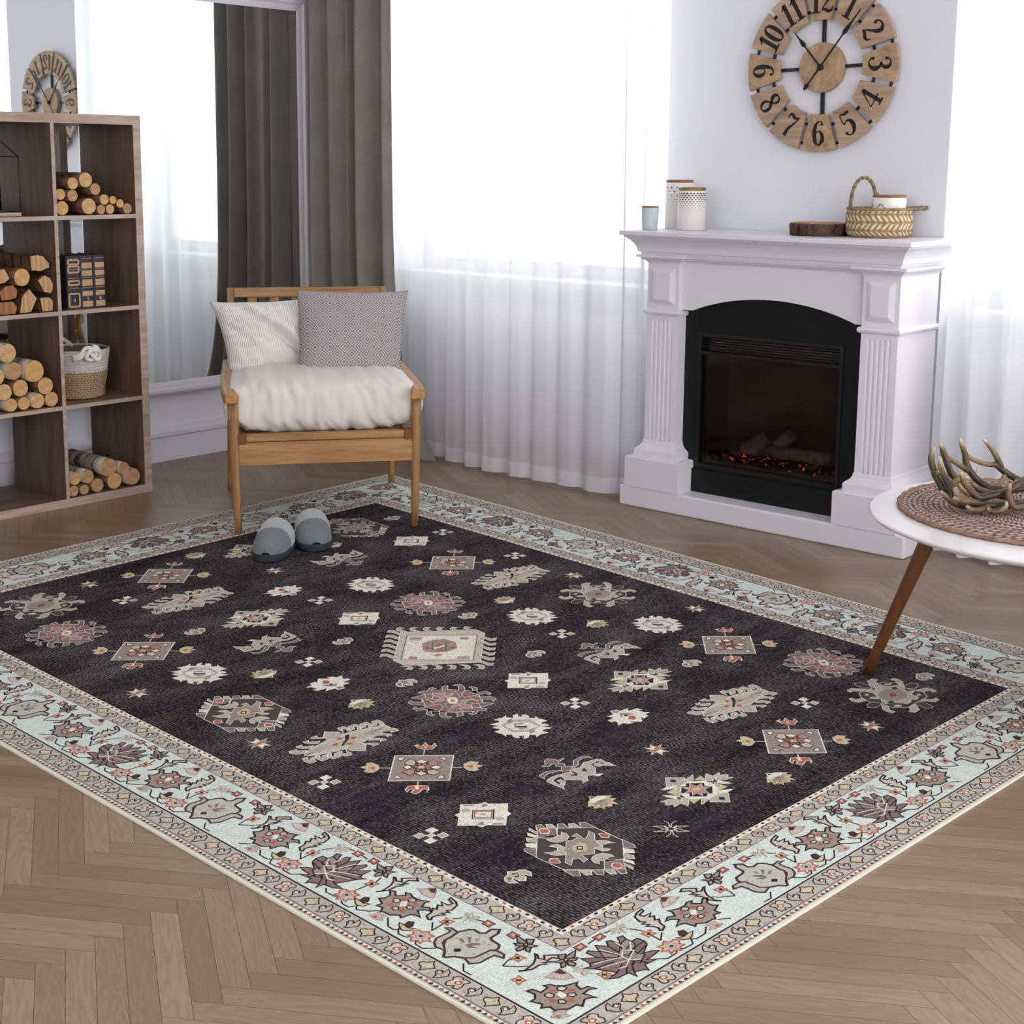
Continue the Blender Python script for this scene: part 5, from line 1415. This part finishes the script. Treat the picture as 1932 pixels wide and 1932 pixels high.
# ------------------------------------------------------------------ firewood
rl = random.Random(12)
ENDN = {0: 'pale tan', 1: 'brown', 2: 'golden'}
def log(label, y, z, r, e, birch, group, x=-4.775, ln=None, yaw=0, pitch=0):
    t = thing('firewood_log', label, 'log', (x, y, z), 0, group)
    ln = ln or rl.uniform(.26, .31); s = rl.random() * 20
    m = MB(); rs = []; n = 28
    def wb(a, q): return r * (1 + .022 * noise.noise(Vector((math.cos(a) * 1.3 + s, math.sin(a) * 1.3, q * 5))) + .012 * noise.noise(Vector((math.cos(a) * 6 + s, math.sin(a) * 6, q * 30))))
    for i in range(7):
        q = -ln * i / 6; rs.append([(wb(2 * PI * j / n, q) * math.cos(2 * PI * j / n) * (.97 if i in (0, 6) else 1), wb(2 * PI * j / n, q) * math.sin(2 * PI * j / n) * (.97 if i in (0, 6) else 1), q) for j in range(n)])
    M4 = Matrix.Rotation(yaw, 4, 'Z') @ Matrix.Rotation(pitch, 4, 'Y') @ Matrix(((0, 0, 1, 0), (1, 0, 0, 0), (0, 1, 0, 0), (0, 0, 0, 1)))
    m.rings(rs, 0); o = m.build('bark', M_birch if birch else M_bark, t); o.rotation_euler = M4.to_euler()
    c = MB(); rad = [(wb(2 * PI * j / n, 0) * .955 * math.cos(2 * PI * j / n), wb(2 * PI * j / n, 0) * .955 * math.sin(2 * PI * j / n), .0012) for j in range(n)]
    c.add([(0, 0, .0014)] + rad, [(0, 1 + j, 1 + (j + 1) % n) for j in range(n)], 0, None, False)
    o2 = c.build('cut_end', M_end[e], t); o2.rotation_euler = M4.to_euler()
    return t
A_ = [('topmost pale log, largest cut end on top of the upper right pile', 3.060, 1.2330, .0285, 0), ('pale log left of the topmost one in the upper right pile', 3.005, 1.2205, .0225, 0), ('tan log stepping down right of the topmost one in the upper right pile', 3.1005, 1.1985, .0225, 1),
      ('small tan log behind the divider at middle height, upper right pile', 2.9505, 1.1810, .021, 2), ('knotty tan log with dark heart in the middle of the upper right pile', 3.002, 1.1755, .022, 1), ('orange log in the lower left corner of the upper right pile', 2.9560, 1.1300, .0270, 2),
      ('biggest log with broad pale end at the foot of the upper right pile', 3.0700, 1.1350, .031, 0), ('streaked tan log on the right slope of the upper right pile', 3.1385, 1.1590, .020, 0), ('smallest log sitting on two thin ones, upper right pile', 3.1765, 1.1570, .0155, 2),
      ('thin orange log second from the right end of the upper right pile', 3.2080, 1.1430, .0165, 2), ('rightmost log touching the side panel side of the upper right pile', 3.2400, 1.1235, .0205, 1), ('thin log right of the biggest one at the foot of the upper right pile', 3.1225, 1.1215, .0185, 1), ('thin pale log in the middle of the bottom row, upper right pile', 3.1625, 1.1225, .0190, 0)]
for l, y, z, r, e in A_: log(l, y, z, r, e, False, 'round logs in the top right cube', yaw=rl.uniform(-.02, .02))
B_ = [('topmost log with pale end at the left of the third-row left pile', 2.7040, .6115, .0355, 0, 1), ('large tan log high on the right of the third-row left pile', 2.8080, .5340, .0415, 2, 1), ('greyish log under the topmost one in the third-row left pile', 2.7250, .5430, .0335, 1, 1),
      ('tan log in the middle of the third-row left pile', 2.7490, .4770, .0325, 2, 0), ('orange log resting on the right end of the third-row left pile', 2.8520, .4740, .0325, 2, 0), ('tan log at the left edge of second layer, third-row left pile', 2.6830, .4690, .031, 0, 0),
      ('log half hidden at the picture edge, third-row left pile', 2.6570, .5280, .031, 0, 1), ('first bottom log from the left in the third-row left pile', 2.7080, .4185, .0255, 2, 1), ('second bottom log from the left in the third-row left pile', 2.7600, .4185, .0250, 2, 0),
      ('pale yellow bottom log beneath the large one, third-row left pile', 2.8165, .4215, .0290, 0, 1), ('bottom right log against the divider, third-row left pile', 2.8755, .4210, .0285, 2, 0)]
for l, y, z, r, e, b in B_: log(l, y, z, r, e, b, 'round logs in the third cube of the left column', yaw=rl.uniform(-.03, .03))
C_ = [('thick birch log lying slanted on top of the bottom right pile', 3.1100, .1235, .0360, 1, 1), ('birch log end peeking behind the thick one, bottom right pile', 3.1790, .1095, .0250, 1, 1), ('dark birch log at the right end of the bottom right pile', 3.2180, .0700, .0345, 1, 1),
      ('orange brown log at left of the upper layer, bottom right pile', 2.9600, .1020, .0245, 2, 1), ('brown log second from left in the upper layer, bottom right pile', 3.0145, .1020, .0270, 1, 1), ('bottom left thin log in the bottom right pile', 2.9500, .0555, .0215, 1, 0),
      ('thinnest bottom log in the bottom right pile', 2.9970, .0540, .0200, 1, 0), ('bottom middle log with round tan end, bottom right pile', 3.0560, .0610, .0275, 1, 0), ('golden log with swirled end in the bottom right pile', 3.1330, .0665, .0330, 2, 0)]
for l, y, z, r, e, b in C_: log(l, y, z, r, e, b, 'birch logs in the bottom right cube', x=-4.772, yaw=rl.uniform(-.03, .03))
# split wedges
def wedge_log(label, poly, mi, dx=0, ln=.28):
    poly = [(a, b + .0018) for a, b in poly]
    cy = sum(p[0] for p in poly) / len(poly); cz = sum(p[1] for p in poly) / len(poly); x = -4.776 + dx
    t = thing('split_log', label, 'log', (x, cy, cz), 0, 'split firewood in the second cube of the left column')
    q = []
    n = len(poly)
    for i in range(n):
        a = poly[i]; b = poly[(i + 1) % n]
        for k in range(4): f = k / 4; j = .0012 * noise.noise(Vector((a[0] * 90 + f * 7, a[1] * 90, i))); q.append((a[0] + (b[0] - a[0]) * f - cy + j, a[1] + (b[1] - a[1]) * f - cz + j))
    m = MB(); rs = [[(d, a + .002 * noise.noise(Vector((d * 30, i * .7, 2))), b + .002 * noise.noise(Vector((d * 30, i * .7, 5)))) for i, (a, b) in enumerate(q)] for d in [-ln * k / 6 for k in range(7)]]
    m.rings(rs, 0, smooth=False); m.build('bark', M_bark, t)
    c = MB(); c.add([(.0008, a * .985, b * .985) for a, b in q], [tuple(range(len(q)))]); c.build('split_face', M_split[mi], t)
wedge_log('long split log lying on top of the chopped wood pile', [(2.817, .957), (2.845, .959), (2.868, .954), (2.891, .927), (2.892, .913), (2.858, .900), (2.818, .904)], 0)
wedge_log('split log with curved bark edge at the right of the chopped wood pile', [(2.842, .866), (2.868, .884), (2.892, .874), (2.904, .850), (2.902, .830), (2.893, .815), (2.866, .824)], 0)
wedge_log('reddish split log at middle left of the chopped wood pile', [(2.686, .834), (2.713, .852), (2.742, .854), (2.756, .836), (2.752, .809), (2.726, .803), (2.692, .802)], 1)
wedge_log('large upright kite-shaped split log in the middle of chopped wood pile', [(2.806, .838), (2.834, .800), (2.808, .752), (2.762, .7505), (2.775, .811)], 0)
wedge_log('striped pale split log at bottom right of the chopped wood pile', [(2.848, .802), (2.885, .801), (2.899, .790), (2.9005, .774), (2.897, .7505), (2.855, .7505)], 0)
wedge_log('orange split log at bottom left of the chopped wood pile', [(2.680, .795), (2.738, .794), (2.752, .774), (2.745, .7505), (2.684, .7505)], 1)
wedge_log('yellow split log at the picture edge of the chopped wood pile', [(2.662, .912), (2.710, .915), (2.728, .880), (2.707, .864), (2.664, .862)], 0)
log('round golden log resting between the split logs', 2.777, .8830, .0335, 2, False, 'split firewood in the second cube of the left column', yaw=.05)

# ------------------------------------------------------------------ three old volumes
def book(label, y0, w, h, num, style):
    d = .185; t = thing('book', label, 'book', (-4.800, y0 + w / 2, .7505), 0, 'old numbered volumes')
    m = MB(); m.box(-d, -.004, -w / 2, -w / 2 + .003, 0, h); m.box(-d, -.004, w / 2 - .003, w / 2, 0, h)
    sp = []
    for i in range(9): a = -PI / 2 + PI * i / 8; sp.append((-.006 + .008 * math.cos(a), w / 2 * math.sin(a)))
    sp += [(-.010, w / 2 - .004), (-.010, -w / 2 + .004)]
    n = len(sp); m.prism(sp, 0, h); m.build('cover', M_book, t, bevel=.0008)
    p = MB(); p.box(-d + .004, -.010, -w / 2 + .003, w / 2 - .003, .003, h - .004); p.build('page_block', plain('old_paper', srgb(150, 132, 112), .9, .1), t)
    g = MB(); PX = lambda a, b, c: (.0012 + c + .0008 * (1 - (a / (w / 2)) ** 2), a, b)
    hw = w / 2 - .006
    def blk(z0, z1): g.ribbon([(0, z0), (0, z1)], hw * 2, .0004, .0010, 0, PX)
    if style == 0:
        def frame(z0, z1):
            for a, b in (((-hw, z0), (hw, z0)), ((-hw, z1), (hw, z1)), ((-hw, z0), (-hw, z1)), ((hw, z0), (hw, z1))): g.ribbon([a, b], .007, .0004, .0010, 0, PX)
        frame(.008, .056); frame(.090, .105); frame(.137, .160); frame(.168, .184)
    else:
        for z0, z1 in ((.004, .026), (.046, .064), (.084, .108), (.122, .142), (.152, .172)): blk(z0, z1)
    for z in (.076, .114, .147, .186): g.ribbon([(-hw, z), (-hw * .4, z + .003), (0, z), (hw * .4, z + .003), (hw, z)], .0018, .0004, .001, 0, PX)
    g.build('gilt_tooling', M_gold, t)
    q = MB(); digits(q, num, 0, .0325 if style == 0 else .0355, .013, 0, .0006, .0014, 0, PX); q.build('volume_number', plain('pale_gilt', srgb(226, 214, 186), .5, .4), t)
book('dark leather volume numbered 4, leftmost of the three books', 2.9785, .0570, .199, '4', 0)
book('dark leather volume numbered 5, middle of the three books', 3.0365, .0570, .199, '5', 1)
book('dark leather volume numbered 6, rightmost of the three books', 3.0945, .0520, .199, '6', 1)

# ------------------------------------------------------------------ rope basket
rb = thing('rope_basket', 'two-tone basket, white rope above woven seagrass, with a knotted handle', 'basket', (-4.935, 3.082, .3925))
def rbw(a, z): return .0012 * math.sin(z * 2 * PI / .0115) + .003 * math.sin(3 * a + 1)
def prof(z): return .112 + .024 * (z / .19) - .004 * math.sin(min(1, z / .08) * PI) 
m = MB(); m.lathe([(.104, 0)] + [(prof(.006 + .104 * i / 30), .006 + .104 * i / 30) for i in range(31)], n=120, wob=lambda a, z: .002 * math.sin(a * 40 + z * 400) + .003 * math.sin(3 * a + 1), cap1=False); m.build('seagrass_base', M_seagrass2, rb)
m = MB(); m.lathe([(prof(.106 + .084 * i / 50), .106 + .084 * i / 50) for i in range(51)] + [(prof(.19) - .005, .192), (prof(.185) - .008, .184)], n=120, wob=rbw, cap0=False, cap1=False); m.build('rope_band', [M_cord], rb)
m = MB(); m.lathe([(prof(.185) - .006, .186), (prof(.12) - .009, .12), (prof(.06) - .010, .06), (prof(.02) - .012, .022), (.001, .017)], n=64, cap0=False, cap1=False); m.build('lining', M_lining, rb)
# handle knot on the side that faces the camera
k = MB(); R0 = .140
def onwall(a, z, o=0): return ((R0 + o) * math.cos(a), (R0 + o) * math.sin(a), z)
c0 = math.radians(-10)
st1 = smoothpath([onwall(c0 - .42, .172, -.004), onwall(c0 - .25, .180, .006), onwall(c0 - .10, .205, .012), onwall(c0 + .06, .200, .018), onwall(c0 + .16, .178, .012), onwall(c0 + .05, .158, .008), onwall(c0 - .10, .166, .016), onwall(c0 - .04, .190, .020), onwall(c0 + .12, .196, .016), onwall(c0 + .27, .190, .010), onwall(c0 + .30, .168, .004)], 8)
k.tube(st1, .0080, 10)
st2 = smoothpath([onwall(c0 - .40, .160, -.004), onwall(c0 - .24, .168, .006), onwall(c0 - .10, .186, .004), onwall(c0 + .02, .184, .010), onwall(c0 + .14, .160, .018), onwall(c0 + .25, .160, .010), onwall(c0 + .34, .176, .002), onwall(c0 + .22, .202, .010), onwall(c0 + .08, .212, .010)], 8)
k.tube(st2, .0080, 10)
k.build('knotted_handle', M_rope, rb)
k = MB(); k.tube(smoothpath([onwall(PI - .5, .180, -.004), onwall(PI - .30, .206, 0), onwall(PI - .05, .218, 0), onwall(PI + .25, .205, 0), onwall(PI + .45, .180, -.004)], 8), .0085, 10); k.build('rope_handle', M_rope, rb)

# ------------------------------------------------------------------ wire lantern house
ln_ = thing('lantern', 'black wire house-shaped lantern on a pale board in the top left cube', 'lantern', (-4.90, 2.700, 1.1025))
m = MB(); m.box(-.085, .085, -.118, .112, 0, .014); m.build('base_board', M_shelfY, ln_, bevel=.001)
m = MB(); hw, hd, hz, ap = .112, .080, .215, .305
cor = [(-hd, -hw), (hd, -hw), (hd, hw), (-hd, hw)]
for a, b in cor: m.tube([(a, b, .014), (a, b, hz)], .0022, 6)
for i in range(4): m.tube([(*cor[i], hz), (*cor[(i + 1) % 4], hz)], .0022, 6); m.tube([(*cor[i], .016), (*cor[(i + 1) % 4], .016)], .0022, 6)
for a in (-hd, hd):
    for b in (-hw, hw): m.tube([(a, b, hz), (a, 0, ap)], .0022, 6)
m.tube([(-hd, 0, ap), (hd, 0, ap)], .0022, 6); m.build('wire_frame', M_black, ln_)
# ------------------------------------------------------------------ round side table
TX, TY, TR = -1.250, 3.500, .455
tb = thing('coffee_table', 'round white-topped table on slanting brown wooden legs at the right edge of rug', 'table', (TX, TY, 0))
m = MB(); m.lathe([(TR - .035, .428), (TR - .006, .440), (TR, .446), (TR, .449), (TR - .004, .452)], n=128); m.build('table_top', plain('table_white', srgb(232, 231, 230), .22, .5, var=.01), tb)
for a, z0 in ((math.radians(204.4), ZR), (math.radians(324), .0004), (math.radians(84), .0004)):
    m = MB(); rs = []; dx, dy = math.cos(a), math.sin(a); px_, py_ = -dy, dx
    for i in range(9):
        t = i / 8; R0 = .436 - .150 * t; z = z0 + (.430 - z0) * t; w = .0200 + .0150 * t; d = .013 + .009 * t; sl = .35
        c = []
        for k in range(16):
            q = 2 * PI * k / 16; cx = abs(math.cos(q)) ** .55 * math.copysign(1, math.cos(q)) * w; cy = abs(math.sin(q)) ** .55 * math.copysign(1, math.sin(q)) * d
            c.append((dx * (R0 + cy) + px_ * cx, dy * (R0 + cy) + py_ * cx, z))
        rs.append(c)
    m.rings(rs, 0); m.build('leg', M_walnut, tb)
m = MB(); m.lathe([(.30, .418), (.30, .428)], n=48); m.build('under_frame', M_walnut, tb)
# placemat : coiled straw
pm = thing('placemat', 'round braided brown straw placemat lying on the white table', 'placemat', (-1.290, 3.522, .4522))
PRm = .355
m = MB(); prof_ = [(PRm - .004, 0), (PRm, .003)]
nb = 15
for i in range(nb * 6 + 1):
    r = PRm - (PRm - .004) * i / (nb * 6); prof_.append((r, .0055 + .0022 * abs(math.sin(i / 6 * PI))))
m.lathe(prof_, n=160, wob=lambda a, z: 0, cap0=True); m.build('coil', M_mat, pm)
m = MB(); rr = []
for i in range(241):
    a = 2 * PI * i / 240; rr.append((PRm * math.cos(a), PRm * math.sin(a), .0058))
m.tube(rr, [.0058 + .0013 * math.sin(i * 1.05) for i in range(241)], 8, cap=False); m.build('braided_edge', plain('straw_edge', srgb(150, 118, 100), .8, .15, var=.3, vs=70), pm)
# ------------------------------------------------------------------ antler bowl
ANTLERS = [[(-0.2697,-0.1099,0.6052,2.5),(-0.2736,-0.1135,0.5896,6.5),(-0.2742,-0.114,0.5714,8),(-0.2693,-0.1095,0.5495,8),(-0.2638,-0.1046,0.5312,9),(-0.2508,-0.1062,0.5152,9.5),(-0.2391,-0.1091,0.4992,10),(-0.2192,-0.118,0.4838,10),(-0.1957,-0.1238,0.4758,11),(-0.1663,-0.1241,0.4753,11),(-0.1362,-0.1102,0.4778,11),(-0.1038,-0.0808,0.4781,10),(-0.0755,-0.0416,0.4813,10),(-0.0549,0.0177,0.4853,9),(-0.0484,0.0911,0.4959,8),(-0.0329,0.1052,0.529,6),(-0.0296,0.1082,0.5657,2)],[(-0.2731,-0.0725,0.6103,2.5),(-0.2678,-0.0677,0.5948,7),(-0.26,-0.0606,0.5691,8.5),(-0.2537,-0.0548,0.547,8.5),(-0.2462,-0.048,0.5286,9),(-0.2293,-0.0462,0.5161,8),(-0.2097,-0.0554,0.5077,7),(-0.1891,-0.0502,0.4972,6)],[(-0.2535,-0.1087,0.5781,3),(-0.2528,-0.1081,0.5626,6),(-0.2437,-0.1133,0.5448,8),(-0.2293,-0.1137,0.5252,9),(-0.2176,-0.1166,0.5074,9.5),(-0.2111,-0.1242,0.4879,9),(-0.1984,-0.1262,0.4776,9)],[(-0.221,-0.1062,0.5161,7),(-0.211,-0.0971,0.5289,7),(-0.2022,-0.0892,0.5381,6),(-0.1939,-0.0816,0.5436,4)],[(-0.1851,-0.1411,0.5596,4),(-0.1805,-0.137,0.5453,7),(-0.1677,-0.1388,0.5279,7.5),(-0.1517,-0.1378,0.5105,9),(-0.1383,-0.1256,0.4999,10),(-0.1141,-0.1036,0.5072,9.5),(-0.0939,-0.0718,0.514,9.5),(-0.0817,-0.0472,0.5262,10),(-0.0733,-0.0126,0.5381,9),(-0.0595,0.0405,0.5499,8),(-0.0521,0.0878,0.5655,2.5)],[(-0.261,0.0196,0.612,2.5),(-0.2576,0.0227,0.5962,6),(-0.2504,0.0292,0.572,7.5),(-0.2465,0.0327,0.5477,8.5),(-0.2374,0.0343,0.5282,9),(-0.2207,0.0427,0.5069,9),(-0.1996,0.0483,0.4923,9.5),(-0.1748,0.0574,0.4835,10),(-0.1478,0.0684,0.484,9),(-0.1144,0.0987,0.4898,9)],[(-0.2852,-0.043,0.5759,4),(-0.271,-0.0233,0.5647,6.5),(-0.2585,0.0016,0.5498,7),(-0.2459,0.0225,0.5344,7.5),(-0.2371,0.0345,0.5226,8)],[(-0.2467,0.0326,0.5664,6),(-0.2361,0.0489,0.5561,6.5),(-0.2228,0.0678,0.5458,6.5),(-0.2062,0.0828,0.5412,7),(-0.1939,0.094,0.5404,8),(-0.181,0.1057,0.5273,9),(-0.1668,0.1187,0.5142,9),(-0.1445,0.1254,0.5033,8.5),(-0.1196,0.1345,0.4925,8)],[(-0.2216,0.0689,0.6076,2.5),(-0.2115,0.0781,0.5946,6),(-0.1996,0.0888,0.5741,7),(-0.192,0.0958,0.5573,8),(-0.184,0.103,0.5329,9)],[(-0.175,0.1112,0.516,6.5),(-0.1789,0.1009,0.4982,6.5),(-0.1831,0.0768,0.4865,7.5),(-0.1924,0.0549,0.483,8)],[(-0.2271,0.0639,0.5355,2),(-0.2291,0.062,0.5213,4),(-0.2284,0.0492,0.5084,5)],[(-0.1831,-0.1799,0.5019,4.5),(-0.1704,-0.1751,0.4969,7),(-0.1528,-0.1659,0.4955,7.5),(-0.1413,-0.1419,0.4897,9),(-0.1323,-0.1202,0.4838,9)],[(-0.1563,-0.1623,0.4836,4),(-0.1441,-0.158,0.4751,7),(-0.1287,-0.1439,0.4743,8),(-0.1176,-0.1204,0.4791,8)],[(-0.114,-0.1373,0.4791,5),(-0.1026,-0.1337,0.4724,8),(-0.0898,-0.1222,0.4742,8),(-0.0808,-0.1071,0.4829,6),(-0.0821,-0.1016,0.4942,3)],[(-0.0812,-0.0872,0.5373,3.5),(-0.0814,-0.0942,0.518,7.5),(-0.0751,-0.0952,0.496,8),(-0.0672,-0.0881,0.48,8),(-0.0531,-0.0618,0.4795,8),(-0.0393,-0.0222,0.4857,7)],[(-0.2135,-0.0858,0.5167,5),(-0.1993,-0.0865,0.5017,5.5),(-0.1785,-0.0946,0.4918,6)],[(-0.2069,-0.1204,0.5115,5),(-0.1924,-0.1343,0.4981,6),(-0.1655,-0.1368,0.4938,7)],[(-0.2321,-0.1433,0.5041,3),(-0.221,-0.14,0.4945,6),(-0.2065,-0.1335,0.4821,8),(-0.1888,-0.131,0.4755,8)],[(-0.2696,-0.1098,0.5422,8),(-0.2586,-0.1133,0.5425,8),(-0.2478,-0.1171,0.5484,6)],[(-0.2091,-0.0143,0.5067,6),(-0.1963,-0.0027,0.4919,8),(-0.1758,0.0159,0.4828,9),(-0.1407,0.0072,0.4824,9),(-0.1088,-0.0043,0.484,8)],[(-0.1019,0.002,0.5296,3),(-0.1051,-0.0009,0.515,6),(-0.1056,-0.0149,0.5009,7)]]
ab = thing('antler_bowl', 'bowl made of interlocked brown antlers standing on the round placemat', 'antler bowl', (-1.265, 3.500, 0))
m = MB(); tips = []
for br in ANTLERS:
    P = smoothpath(br, 5); s0 = len(m.v)
    rr = [p[3] / 1000 * (1 + .06 * noise.noise(Vector((p[0] * 60, p[1] * 60, p[2] * 60)))) for p in P]
    m.tube([p[:3] for p in P], rr, 12)
    for p, r in zip(P, rr): tips += [min(1, max(0, 1.25 - p[3] / 7.5))] * 12
o = m.build('antlers', M_antler, ab, recalc=False)
at = o.data.attributes.new('tip', 'FLOAT', 'POINT'); at.data.foreach_set('value', tips)
# ------------------------------------------------------------------ light and output
w = bpy.data.worlds.new('sky'); bpy.context.scene.world = w; w.use_nodes = True
bg = w.node_tree.nodes['Background']; bg.inputs[0].default_value = (.97, .985, 1, 1); bg.inputs[1].default_value = 3.6
vs_ = bpy.context.scene.view_settings
vs_.view_transform = 'Standard'; vs_.look = 'None'; vs_.gamma = 1; vs_.use_curve_mapping = False; vs_.exposure = 0
